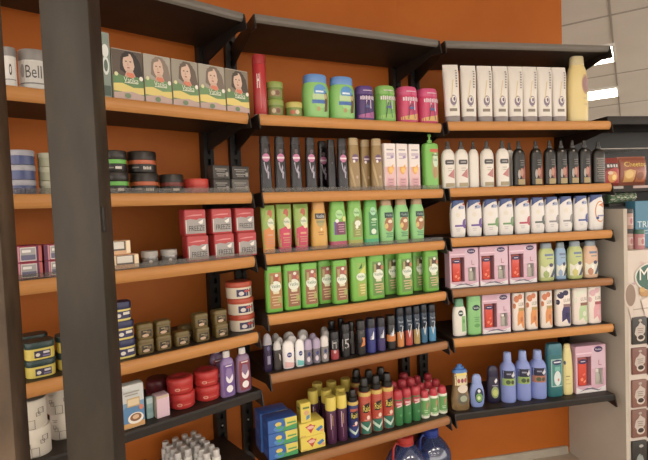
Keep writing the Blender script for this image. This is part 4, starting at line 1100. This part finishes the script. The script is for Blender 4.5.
put('body_spray_can', body_spray('#1d191a', '#1d191a', '#1a1617', [('r', -.9, .9, .24, .44, '#c87428')] + adi), 'M', 5, 386, 394.7, 315, 'black spray can with orange band and pale triangle', 'can', 'body spray cans', v=.02)
for c, x0, x1, yt, lb in (('#c87a24', 395.7, 403.3, 307.5, 'spray can with orange base and pale tick'), ('#b83a24', 404, 411.8, 306.3, 'spray can with red base and pale tick'), ('#a88a44', 412.3, 419.3, 305.5, 'spray can with tan base and pale tick'),
                          ('#2a6488', 419.8, 426.5, 304, 'spray can with dull blue base, between the tan and the bright blue one'), ('#3a86b4', 427.3, 434.8, 304, 'spray can with bright blue base at the right end')):
    put('body_spray_can', rexo(c), 'M', 5, x0, x1, yt, lb, 'can', 'body spray cans', v=.02)

# bottom shelf of the middle unit
sb = put('soap_box', soap_blue, 'M', 6, 268.5, 299, 452, 'blue and green soap carton, bottom of the front stack', 'box', 'blue soap cartons', v=.03, h=.061)
sb2 = rep(sb, None, 'blue and green soap carton, middle of the front stack', on=sb)
rep(sb, None, 'blue and green soap carton, top of the front stack', on=sb2)
dd = INFO[sb.name]['d']
sc_ = rep(sb, None, 'blue and green soap carton, bottom of the rear stack', on=sb, z=shelf_z('M', 6) + .0005, v=.035 + dd, du=-.01)
sc2 = rep(sb, None, 'blue and green soap carton, middle of the rear stack', on=sc_)
sc3 = rep(sb, None, 'blue and green soap carton, top of the rear stack', on=sc2)
sy = put('soap_box', soap_yellow, 'M', 6, 300.5, 326, 441, 'yellow soap carton with red heart, lower of two', 'box', 'yellow soap cartons', v=.03, h=.067)
sy2 = rep(sy, None, 'yellow soap carton with red heart, upper of two', on=sy, du=-.004)
put('soap_box', soap_small, 'M', 6, 300.5, 311, 403, 'small upright yellow carton standing on the yellow soap cartons', 'box', v=.035, on=sy2)
pc = put('spray_can', purple_can, 'M', 6, 326, 336, 396, 'dark purple can with yellow cap, front left of the group', 'can', 'purple cans with yellow caps', v=.03)
rep(pc, 341.6, 'dark purple can with yellow cap, front right beside the blue can')
for xc, v, lb in ((327, .12, 'dark purple can with yellow cap, directly behind the front left one'), (341, .11, 'dark purple can with yellow cap, directly behind the front right one'), (313.5, .15, 'dark purple can with yellow cap, leftmost of the second row'),
                  (318, .23, 'dark purple can with yellow cap, rear left of the group'), (332, .21, 'dark purple can with yellow cap, rear middle of the group'), (346, .21, 'dark purple can with yellow cap, rear right of the group')):
    rep(pc, xc, lb, v=v)
put('insecticide_can', raid('#26306c', '#2a3678', '#161412'), 'M', 6, 347.6, 358, 389, 'navy insecticide can with black cap left of the red ones', 'can', 'insecticide cans', v=.03)
rd = put('insecticide_can', raid('#b8402a', '#1f6a58', '#161412'), 'M', 6, 358.8, 370.2, 377.5, 'red and teal insecticide can with black cap, left of the front three', 'can', 'insecticide cans', v=.03, shrink=.985)
rep(rd, 376.1, 'red and teal insecticide can with black cap, middle of the front three')
rep(rd, 387.2, 'red and teal insecticide can with black cap, right of the front three')
for xc, v, lb in ((357, .16, 'red insecticide can at the back left, black cap above the navy can'), (369.3, .115, 'red insecticide can behind the left front one'), (381.2, .12, 'red insecticide can behind the middle and right front ones')):
    rep(rd, xc, lb, v=v)
rg = put('spray_can', red_green_can, 'M', 6, 393.4, 402.2, 389.5, 'green can with red cap and collar beside the red insecticide cans', 'can', 'green cans with red caps', v=.03)
rep(rg, 406.5, 'green can with red cap and collar, middle of the front three')
rep(rg, 415.5, 'green can with red cap and collar, next to the white and green cans')
for xc, v, lb in ((392.5, .14, 'red capped can in the rear row nearest the insecticide cans'), (402, .14, 'red capped can, second in the rear row'), (410.6, .14, 'red capped can, third in the rear row'), (404, .22, 'red capped can, rearmost of the group')):
    rep(rg, xc, lb, v=v)
wg = put('spray_can', white_green_can, 'M', 6, 420, 428.6, 389.5, 'white and green can with red cap, left of the front three', 'can', 'white and green cans with red caps', v=.03)
rep(wg, 433.3, 'white and green can with red cap, middle of the front three')
rep(wg, 442, 'white and green can with red cap, last on the shelf')
for xc, v, lb in ((420.6, .12, 'white and green can in the second row behind the left front one'), (428.3, .12, 'white and green can in the second row behind the middle front one'), (436, .12, 'white and green can in the second row behind the last front one'), (417, .22, 'white and green can, rear left'), (428, .22, 'white and green can, rear right')):
    rep(wg, xc, lb, v=v)

# ====================================================================== right unit
tb = put('hair_tube', white_tube, 'R', 1, 444.2, 459.7, 65, 'white upright tube with grey cap, leftmost and slightly tilted', 'tube', 'white upright tubes', ry=-.025, z=shelf_z('R', 1) + .003, shrink=.985)
TN = ['second', 'third', 'fourth', 'fifth', 'sixth', 'seventh']
for i, xc in enumerate((468, 484.2, 499.8, 514.8, 529.2, 543.8)):
    rep(tb, xc + .3, 'white upright tube with grey cap, %s from the left' % TN[i])
rep(tb, 558.6, 'white upright tube with grey cap, touching the cream bottle')
put('shampoo_bottle', cream_bottle, 'R', 1, 566.8, 586.8, 57, 'tall cream yellow bottle at the right end of the tubes', 'bottle')

tw = put('shampoo_bottle', tres_white, 'R', 2, 441.3, 454.6, 141.5, 'white bottle with black nozzle, leftmost of the white ones', 'bottle', 'white bottles with black nozzles')
rep(tw, 461.3, 'white bottle with black nozzle, second of the white ones')
tp = put('shampoo_bottle', tres_plain, 'R', 2, 468.2, 478.6, 141.5, 'white bottle with black nozzle, turned so its label is hidden', 'bottle', 'white bottles with black nozzles', v=.05)
rep(tw, 486.8, 'white bottle with black nozzle, right of the turned one')
rep(tw, 502.3, 'white bottle with black nozzle, nearest the black bottles')
rep(tp, 509.5, 'white bottle at the back, a sliver beside the first black bottle', v=.11)
tk = put('shampoo_bottle', tres_black, 'R', 2, 512.9, 524.6, 141, 'black nozzle bottle with red label, first beside the white bottles', 'bottle', 'black nozzle bottles')
for xc, lb in ((535.8, 'second'), (549.5, 'third'), (561, 'fourth'), (572.3, 'fifth'), (584, 'sixth')):
    rep(tk, xc, 'black nozzle bottle with red label, %s black one from the left' % lb)
put('shampoo_bottle', tres_back, 'R', 2, 592, 604, 141.5, 'black nozzle bottle showing its grey text back, at the right end', 'bottle', 'black nozzle bottles')

HS = [('#6a4aa0', 'purple'), ('#6a4aa0', 'purple'), ('#6a9a60', 'green'), ('#6a9a60', 'green'), ('#bf3c58', 'crimson'), ('#55605e', 'charcoal'), ('#8c8c90', 'grey'), ('#8c8c90', 'grey'), ('#4a5aa4', 'blue')]
HXc = [457.5, 473.8, 490, 505.3, 521.5, 536.8, 550.8, 564.8, 579.8]
prev = {}
side_ = {('purple', 0): 'left of the two', ('purple', 1): 'right of the two', ('green', 0): 'left of the two', ('green', 1): 'right of the two', ('grey', 0): 'left of the two', ('grey', 1): 'right of the two'}
for (c, nm), xc in zip(HS, HXc):
    i = 1 if c in prev else 0
    lb = 'white shampoo bottle with blue cap and %s motif' % nm + (', ' + side_[(nm, i)] if (nm, i) in side_ else '')
    if c in prev: rep(prev[c], xc, lb)
    else: prev[c] = put('shampoo_bottle', hs(c), 'R', 3, xc - (7.75 if xc < 530 else 7.0), xc + (7.75 if xc < 530 else 7.0), 196 - (xc - 457) * .075, lb, 'bottle', 'white shampoo bottles with blue caps', h=.2)
put('shampoo_bottle', hs('#d0803c', 1), 'R', 3, 587.3, 602.5, 186, 'white shampoo bottle with orange ring at the right end', 'bottle', 'white shampoo bottles with blue caps', h=.203)


# gift boxes with windows
def gift_box(w, h, d, loc, yaw, label):
    t = empty('gift_box', loc, yaw)
    hw = w / 2
    X = [-1, -.88, .02, .28, .80, 1]; Z = [0, .15, .5, .77, 1]
    holes = {(1, 1): 0, (1, 2): 0, (3, 1): 1}
    mats = [mat('#cfa3b8', .35), mat('#b5808f', .5), mat('#d9cfd0', .5)]
    vs, fs, idx = [], [], []

    def quad(p, mi):
        b = len(vs); vs.extend(p); fs.append((b, b + 1, b + 2, b + 3)); idx.append(mi)
    y0, y1 = -d / 2, d / 2
    rec = .05
    for i in range(5):
        for j in range(4):
            xa, xb, za, zb = X[i] * hw, X[i + 1] * hw, Z[j] * h, Z[j + 1] * h
            if (i, j) in holes:
                mi = 1 if holes[(i, j)] == 0 else 2
                q = y0 + rec
                quad([(xa, q, za), (xb, q, za), (xb, q, zb), (xa, q, zb)], mi)
                if (i - 1, j) not in holes: quad([(xa, y0, za), (xa, q, za), (xa, q, zb), (xa, y0, zb)], mi)
                if (i + 1, j) not in holes: quad([(xb, q, za), (xb, y0, za), (xb, y0, zb), (xb, q, zb)], mi)
                if (i, j - 1) not in holes: quad([(xa, y0, za), (xb, y0, za), (xb, q, za), (xa, q, za)], mi)
                if (i, j + 1) not in holes: quad([(xa, q, zb), (xb, q, zb), (xb, y0, zb), (xa, y0, zb)], mi)
            else: quad([(xa, y0, za), (xb, y0, za), (xb, y0, zb), (xa, y0, zb)], 0)
    quad([(-hw, y1, 0), (-hw, y0, 0), (-hw, y0, h), (-hw, y1, h)], 0)
    quad([(hw, y0, 0), (hw, y1, 0), (hw, y1, h), (hw, y0, h)], 0)
    quad([(hw, y1, 0), (-hw, y1, 0), (-hw, y1, h), (hw, y1, h)], 0)
    quad([(-hw, y0, h), (hw, y0, h), (hw, y1, h), (-hw, y1, h)], 0)
    quad([(-hw, y1, 0), (hw, y1, 0), (hw, y0, 0), (-hw, y0, 0)], 0)
    mk('carton', vs, fs, mats, idx, t)
    lab = [('p', [(-.97, .0), (.97, .0), (.97, .12), (.4, .06), (-.1, .12), (-.5, .06), (-.97, .13)], '#dcd8da'), ('p', [(-.8, .03), (-.3, .1), (.1, .1), (.5, .04), (.75, .07), (.5, .02), (.0, .07), (-.4, .06)], '#6a6478')]
    decal('swoosh_print', lab, None, hw, h, t).location = (0, y0, 0)
    lab = [('r', -.97, .97, .83, .86, '#e0c4d2'), ('r', .06, .97, .5, .96, '#d3b4c6'), ('e', .5, .91, .29, .065, '#43285c'), ('t', 'Vaseline', .5, .91, .42, .045, '#e4dce4'), ('r', .5, .54, .57, .68, '#a85a68'), ('r', .5, .7, .565, .58, '#a85a68')]
    decal('brand_print', lab, None, hw, h, t).location = (0, y0, 0)
    # the red bottle and the little clear flask behind the windows
    k = hw * .3
    b = loft('red_bottle', [(q[0] * h * .46, k * q[1], .011 * q[1]) for q in [(0, .9), (.02, 1), (.95, 1), (1, .95)]], 3, mat('#d8402a', .25), t)
    b.location = (-.47 * hw, y0 + .018, .155 * h)
    c = loft('red_bottle_cap', [(q[0] * h * .13, k * q[1], .011 * q[1]) for q in [(0, .96), (.1, 1), (.9, 1), (1, .9)]], 3, mat('#a8402f', .3), t)
    c.location = (-.47 * hw, y0 + .018, .615 * h)
    e = decal('red_bottle_label', [('e', 0, .5, .95, .42, '#3a2458'), ('r', -.5, .5, .45, .57, '#d8ccd8')], None, k, .13 * h, t); e.location = (-.47 * hw, y0 + .0065, .6 * h)
    e = decal('red_bottle_print', [('p', [(-.6, .3), (-.2, .38), (.1, .3), (-.1, .2), (-.5, .22)], '#e87850'), ('p', [(.0, .16), (.5, .26), (.6, .18), (.2, .1)], '#e88a60'), ('p', [(-.2, .5), (.3, .58), (.5, .5), (.1, .44)], '#dc5a40')], None, k, .46 * h, t); e.location = (-.47 * hw, y0 + .0065, .155 * h)
    f = loft('clear_flask', [(q[0] * h * .3, hw * .19 * q[1], .011 * q[1]) for q in [(0, .92), (.03, 1), (.7, 1), (.78, .6), (.8, .55)]], 3, mat('#a9a79c', .2), t)
    f.location = (.54 * hw, y0 + .02, .155 * h)
    f = loft('flask_cap', [(q[0] * h * .07, hw * .12 * q[1], .009 * q[1]) for q in [(0, 1), (.9, 1), (1, .9)]], 2, mat('#d8d4cc', .3), t)
    f.location = (.54 * hw, y0 + .02, .155 * h + .24 * h)
    tag(t, label, 'gift box', 'pink gift boxes with windows')
    return t


def put_gift(k, xl, xr, yt, label, v=.03, src=None):
    z0 = shelf_z('R', k) + .0005
    u, zt = R.hit((xl + xr) / 2, yt, v)
    ym = (yt + project(R.at(u, v, z0))[1]) / 2
    ul, ur = R.hit(xl, ym, v)[0], R.hit(xr, ym, v)[0]
    w, h, d = (ur - ul) * .985, zt - z0, .062
    if src:
        t = copy_tree(src); t.location = R.at((ul + ur) / 2, v + d / 2, z0); t['label'] = label
        return t
    return gift_box(w, h, d, R.at((ul + ur) / 2, v + d / 2, z0), R.yaw, label)


g = put_gift(4, 449.5, 478.8, 248, 'pink gift box with red bottle window, leftmost of the row of three')
put_gift(4, 479.6, 508.2, 246.5, 'pink gift box with red bottle window, middle of the row of three', src=g)
put_gift(4, 509.2, 537, 244.8, 'pink gift box with red bottle window, next to the lime bottle', src=g)
put_gift(5, 482, 511, 294, 'pink gift box with red bottle window beside the tall green bottle', src=g)
put_gift(6, 575.5, 606, 345.5, 'large pink gift box with red bottle window on the black bottom shelf', v=.05)

for c, c2, x0, x1, yt, v, lb in (('#b6c276', '#9ab060', 538, 553.5, 243, .03, 'lime green body wash bottle beside the pink gift boxes'), ('#8cadcf', '#8aa4c8', 554.6, 565.6, 242.5, .05, 'pale blue body wash bottle between the lime ones'),
                                 ('#b4c074', '#c8c060', 567.2, 581.7, 241, .03, 'yellow green body wash bottle beside the peach one'), ('#d8b08e', '#c08060', 582.5, 597, 240.5, .03, 'peach body wash bottle at the right end')):
    put('body_wash_bottle', wash(c, c2, '#8a9aa4'), 'R', 4, x0, x1, yt, lb, 'bottle', 'body wash bottles', v=v)
put('lotion_bottle', vas_white, 'R', 5, 452.3, 465.8, 298.5, 'white lotion bottle with green cap at the left end', 'bottle')
put('lotion_bottle', vas_green, 'R', 5, 466.8, 480.5, 295.5, 'all green flat bottle with dark oval emblem', 'bottle')
lx = put('shampoo_bottle', lux('#dc8c3c', '#c8703c', '#b0904c'), 'R', 5, 511.9, 523.8, 292.5, 'white bottle with orange flowers, nearest the pink gift box', 'bottle', 'white bottles with flower print')
rep(lx, 531, 'white bottle with orange flowers, middle of three')
rep(lx, 545.8, 'white bottle with orange flowers, left of the navy flowered one')
put('shampoo_bottle', lux('#3a3068', '#2c2450', '#8a6a6a'), 'R', 5, 554.5, 569.7, 288.6, 'white bottle with dark navy flowers', 'bottle', 'white bottles with flower print')
put('shampoo_bottle', lux('#b4d09a', '#d8dcc8', '#8a5a48'), 'R', 5, 571.8, 586.3, 287.3, 'white bottle with soft green print and brown band', 'bottle', 'white bottles with flower print')
put('shampoo_bottle', lux('#dc9aa4', '#d8a8b0', '#a84a5a'), 'R', 5, 587, 600, 286.2, 'white bottle with pink print at the right end', 'bottle', 'white bottles with flower print')

put('soap_bottle', clear_soap, 'R', 6, 451, 468.7, 364, 'clear amber soap bottle with blue cap at the left end of the black shelf', 'bottle', v=.02)
put('shower_gel_bottle', oval_blue, 'R', 6, 469.6, 483.6, 374, 'light blue oval shower gel bottle beside the amber one', 'bottle', v=.03, rz=-.25)
put('shower_gel_bottle', oval_navy, 'R', 6, 486.3, 499, 365.5, 'dark navy shower gel bottle with green label', 'bottle', v=.06, rz=-.25)
sf = put('softener_bottle', softener('#8fae52'), 'R', 6, 500.4, 514.6, 352, 'lilac blue bottle with green band beside the navy one', 'bottle', 'lilac blue bottles', v=.035, rz=-.35)
rep(sf, 522.7, 'lilac blue bottle with green band, middle of the three')
put('softener_bottle', softener('#a86a50'), 'R', 6, 530, 545, 349.7, 'lilac blue bottle with reddish band beside the teal bottle', 'bottle', 'lilac blue bottles', v=.035, rz=-.35)
put('shampoo_bottle', teal_bottle, 'R', 6, 546, 561.6, 343, 'dark teal bottle with pale label', 'bottle', v=.04)
put('lotion_bottle', cream_flat, 'R', 6, 562, 572, 343.5, 'pale cream slim bottle beside the large gift box', 'bottle', v=.05)

# ====================================================================== water jugs under the middle unit
def water_jug(x, ycap, v, capc, label, height=.33):
    u, zt = M.hit(x, ycap, v)
    loc = M.at(u, v, .001)
    ht = zt
    t = empty('water_jug', loc, M.yaw)
    r = .112
    H = ht - .001
    prof = [(0, .9), (.02, 1), (.1, 1), (.12, .96), (.14, 1), (.26, 1), (.28, .96), (.3, 1), (.42, 1), (.44, .96), (.46, 1), (.62, 1), (.68, .97), (.76, .82), (.83, .6), (.88, .38), (.9, .3), (.93, .3)]
    loft('body', [(q[0] * H, q[1] * r, q[1] * r) for q in prof], 2, PETBLUE, t)
    loft('cap', [(q[0] * H, q[1] * r, q[1] * r) for q in [(.92, .36), (.925, .4), (.99, .39), (1, .34)]], 2, mat(capc, .3), t)
    bm = bmesh.new()
    pts = [(r * .36 * math.cos(a_), r * .36 * math.sin(a_), .905 * H) for a_ in [PI * .15 + i * (2 * PI - .3 * PI) / 18 for i in range(19)]]
    tube_bm(bm, pts, .006)
    tube_bm(bm, [(-r * .34, 0, .905 * H), (-r * .62, -.01, .935 * H), (-r * .8, -.02, .9 * H), (-r * .84, -.02, .8 * H), (-r * .78, -.01, .74 * H)], .006)
    from_bm('carry_handle', bm, mat(capc, .3), t, True)
    tag(t, label, 'water jug', 'water jugs on the floor')


water_jug(405, 434.5, .12, '#b8241c', 'clear blue water jug with red cap on the floor under the spray cans')
water_jug(430.5, 427.5, .21, '#24409c', 'clear blue water jug with blue cap on the floor, right of the red capped one')

# ====================================================================== right background: coffee display, snack rack
ds = empty('display_stand', R.at(1.072, 0, 0), R.yaw)
DT = R.hit(640, 250, -.03)[1]
box('stand_body', (0.003, -.03, 0), (.5, .12, DT), mat('#cfc2b6', .5), ds, .003)


def dpx(x, y):
    u, z = R.hit(x, y, -.03)
    return u - 1.072, z


def dpoly(pts, h):
    return ('p', [dpx(*q) for q in pts], h)


def dell(x, y, rx, ry, h, n=20):
    return ('p', [dpx(x + rx * math.cos(2 * PI * i / n), y + ry * math.sin(2 * PI * i / n)) for i in range(n)], h)


lay = []
for i in range(14):
    q = random.random() * 2 * PI; rr = 12 + random.random() * 14
    x, y = 645 + rr * math.cos(q) * .8, 278 + rr * math.sin(q) * .8
    if x > 627 and y > 255: lay.append(dell(x, y, 1 + random.random() * 1.4, .8 + random.random(), random.choice(['#c8a8ae', '#b89aa2', '#d0b0a8'])))
lay += [dell(653, 277, 19, 15, '#d8d2c8', 28), dell(653, 277, 17.6, 13.6, '#3a6a5c', 28), dell(629.5, 296, 6.2, 13, '#cdbcb0'), dell(629.6, 295, 5, 11, '#8d7664'), dpoly([(627.5, 307), (631.5, 307), (634, 322), (631, 322)], '#cdbcb0'),
        dell(644, 293, 6, 3.4, '#b88a4c'), dell(641, 289.5, 3, 2.5, '#c8a05c'), dpoly([(640, 300), (648, 296), (648, 312), (645, 318)], '#d8cabe'), dpoly([(632, 309), (648, 307), (648, 307.8), (632, 309.8)], '#9a8a80')]
u0, z0 = dpx(646.5, 273.5)
lay.append(('t', 'Me', u0, z0, dpx(654.5, 273)[0] - dpx(638, 273)[0], .07, '#e4e2d8'))
lay.append(dpoly([(646, 284), (652, 287), (658, 284), (652, 289.5)], '#e4e2d8'))
decal('brand_print', lay, None, 1, 1, ds).location = (0, -.03, 0)


def coffee_pack(x0, x1, y0, y1, c, c2, label):
    (ua, za), (ub, zb) = dpx(x0, y1), dpx(x1, y0)
    w, h = ub - ua, zb - za
    t = empty('coffee_pack', (0, 0, 0)); t.parent = ds; t.location = ((ua + ub) / 2, -.03, za)
    t['label'] = label
    return w, h, t


pk_y = [(316, 344.5, '#3b3836'), (346.5, 374.5, '#7d4f46'), (378.5, 407.5, '#855a4e'), (408, 437.5, '#7f564a'), (439, 466, '#33312f')]
for ci, (x0, x1) in enumerate(((631, 645), (646.5, 660))):
    for ri, (y0, y1, c) in enumerate(pk_y):
        (ua, za), (ub, zb) = dpx(x0, y1), dpx(x1, y0)
        w, h = ub - ua, zb - za
        o = box('coffee_sachet', (-w / 2, -.012, 0), (w / 2, 0, h), mat(c, .4), ds, .003)
        o.location = ((ua + ub) / 2, -.0302, za)
        lab = [('p', [(-.72, .4), (-.55, .62), (-.2, .7), (.05, .82), (.35, .74), (.75, .66), (.72, .44), (.3, .3), (-.35, .26)], '#bcb0a8'), ('e', .12, .24, .56, .13, '#cdc2b8'), ('e', .12, .26, .42, .085, '#3a2a24'), ('e', .05, .88, .24, .05, '#a89c90'), *bars(.05, .58, .42, 3, .07, '#8a7468', .012)]
        if ri == 4: lab = [('p', [(-.7, .05), (-.3, .4), (0, .5), (.4, .4), (.7, .05)], '#8a9494'), ('r', .1, .2, .4, .8, '#4a4846'), ('e', .2, .8, .3, .06, '#a8a8a4')]
        decal('sachet_print', lab, None, w / 2, h, o).location = (0, -.012, 0)
tag(ds, 'tall pale cardboard display with rows of coffee sachets at the right picture edge', 'display stand')

# goods standing on the display
zt = DT + .0005
pj = lambda c, lid: jar(c, lid, .78, [('r', -.6, .7, .2, .6, '#c8a8a0'), ('e', .2, .4, .3, .15, '#b06a70')], rough=.25)


def on_display(name, spec, xl, xr, ytop, v, label, cat, group=None, z=None, h=None):
    o = put(name, spec, 'R', 1, xl, xr, ytop, label, cat, group, v=v, z=z if z else zt, h=h)
    return o


j1 = on_display('snack_jar', pj('#b89488', '#3a3a3c'), 624.8, 632.4, 229, .02, 'pinkish jar with dark lid beside the beige end panel', 'jar', 'jars on the display')
j2 = on_display('snack_jar', pj('#c07f84', '#3c6a58'), 634.8, 643.5, 229.5, -.01, 'pink jar with green lid in front of the blue box', 'jar', 'jars on the display')
rep(j1, None, 'pinkish jar with dark lid stacked on another jar beside the panel', on=j1)
blue_tin = S(None, '#3a7c98', br=.4, box=True, rough=.4, lab=[('r', -.97, .97, .02, .98, '#3a7c9a'), ('t', 'TRE', -.35, .5, 1.0, .13, '#c8d8d8'), ('r', -.8, .8, .36, .375, '#a8c4c8'), ('r', -.8, .6, .3, .312, '#a8c4c8')])
on_display('tea_box', blue_tin, 635, 662, 200.5, .06, 'teal blue box with pale lettering cut off at the right edge', 'box')

# snack rack behind
RV = .135
rk = empty('snack_rack', R.at(0, RV, 0), R.yaw)
ZS = R.hit(625, 185.5, RV)[1]
ZTOP = R.hit(625, 116, RV)[1]
ZL = R.hit(616, 203.5, RV)[1]
UL, UE = R.hit(608.5, 190, RV)[0], 2.2
box('back_panel', (1.09, .38, .02), (UE, .4, ZTOP), mat('#22201f', .5), rk)
for x in (1.09, UE - .04): box('side_frame', (x, .31, 0), (x + .03, .38, ZTOP - .03), BLACKM, rk)
box('top_board', (UL, 0, ZTOP - .05), (UE, .3, ZTOP), BLACKM, rk, .004)
box('snack_shelf', (UL, 0, ZS - .04), (UE, .3, ZS), BLACKM, rk, .004)
box('lower_shelf', (UL + .01, .01, ZL - .02), (UE, .3, ZL), BLACKM, rk, .003)
for xa, xb, c in ((613, 623, '#a8a09a'), (633, 648, '#b89a94'), (652, 662, '#a8a09a')):
    box('price_label', (R.hit(xa, 185, RV)[0], -.003, ZS - .018), (R.hit(xb, 185, RV)[0], 0, ZS - .003), mat(c, .5), rk)
for yy, vv_ in ((129.5, .2), (148.5, .05)):
    zz = R.hit(625, yy, RV + vv_)[1]
    bm = bmesh.new(); tube_bm(bm, [(1.09, vv_, zz), (UE - .01, vv_, zz)], .0035)
    for x in (1.14, 1.22, 1.3, 1.45): tube_bm(bm, [(x, vv_, zz), (x, .385, zz + .01)], .0025)
    from_bm('wire_rail', bm, mat('#b8b4ae', .35, .3), rk, True)
tag(rk, 'black metal snack rack with wire rails behind the coffee display', 'rack')


def snack_bag(xl, xr, ytop, v, cols, label, lab):
    z0 = ZS + .0005
    u, zt_ = R.hit((xl + xr) / 2, ytop, v)
    ul, ur = R.hit(xl, ytop + 12, v)[0], R.hit(xr, ytop + 12, v)[0]
    w, h = ur - ul, zt_ - z0
    prof = [(0, 1, .05), (.04, .98, .08), (.2, .97, .3), (.5, .96, .4), (.8, .97, .3), (.95, .98, .08), (1, 1, .04)]
    t = build('snack_bag', S(prof, cols, 2.6, 1, .25, (), lab, sm=True, body='pouch'), w, h, R.at((ul + ur) / 2, v + w * .21, z0), R.yaw)
    tag(t, label, 'snack bag', 'snack bags on the rack')


snack_bag(604.5, 621.5, 157.5, .15, '#8f352c', 'dark red snack bag left of the orange one on the black rack', [('r', -.95, .95, .62, .8, '#3a2c30'), ('r', -.6, -.35, .66, .76, '#d0c8c8'), ('r', -.25, -.02, .66, .76, '#d0c8c8'), ('r', .1, .3, .66, .76, '#d0c8c8'), ('r', .4, .6, .66, .76, '#d0c8c8'),
    ('p', [(-.9, .1), (.9, .1), (.95, .55), (.3, .66), (-.9, .5)], '#b02f2c'), ('e', .0, .32, .55, .2, '#d8903c'), ('e', .15, .3, .25, .1, '#e8c86c'), ('e', -.3, .46, .3, .06, '#e0c0a0')])
snack_bag(622.3, 651, 156, .15, '#9a5640', 'orange brown snack bag with yellow lettering at the right edge', [('t', 'Cheetos', .0, .73, 1.45, .17, '#e0c838'), ('p', [(-.75, .12), (-.1, .12), (-.05, .5), (-.4, .56), (-.75, .5)], '#d09a4c'), ('e', -.45, .38, .26, .14, '#e0b868'),
    ('p', [(.02, .12), (.7, .12), (.7, .48), (.05, .5)], '#b86a3c'), ('e', .3, .32, .26, .14, '#8a5030')])
# green speckled packets on the lower rack board, seen above the jars
zl = ZL
spk = S([(0, 1, .05), (.05, .98, .2), (.5, .96, .6), (.9, .98, .2), (1, 1, .05)], '#5f8460', 2.6, 1, .35, (), [('e', -.85 + .21 * (i % 9), .14 + .18 * (i // 9) + .06 * (i % 2), .09, .08, ('#b4d0aa', '#e4e0d0', '#8fb48c', '#d8d4c4')[i % 4]) for i in range(45)], sm=True, body='pouch')
ul, ur = R.hit(614, 197, RV + .02)[0], R.hit(641, 197, RV + .02)[0]
zt2 = R.hit(628, 191.5, RV + .02)[1]
p = build('snack_bag', spk, (ur - ul), min(zt2 - zl + .01, ZS - .042 - zl), R.at((ul + ur) / 2, RV + .02 + (ur - ul) * .3, zl + .0005), R.yaw)
tag(p, 'green and white speckled packet lying above the jars on the display', 'snack bag', 'snack bags on the rack')

# ====================================================================== light and view
w = bpy.data.worlds.new('world'); SC.world = w; w.use_nodes = True
w.node_tree.nodes['Background'].inputs[0].default_value = (1, .92, .84, 1)
w.node_tree.nodes['Background'].inputs[1].default_value = 1.7
SC.view_settings.view_transform = 'Standard'
SC.view_settings.look = 'None'
SC.view_settings.exposure = .85
SC.view_settings.gamma = 1
SC.view_settings.use_curve_mapping = False
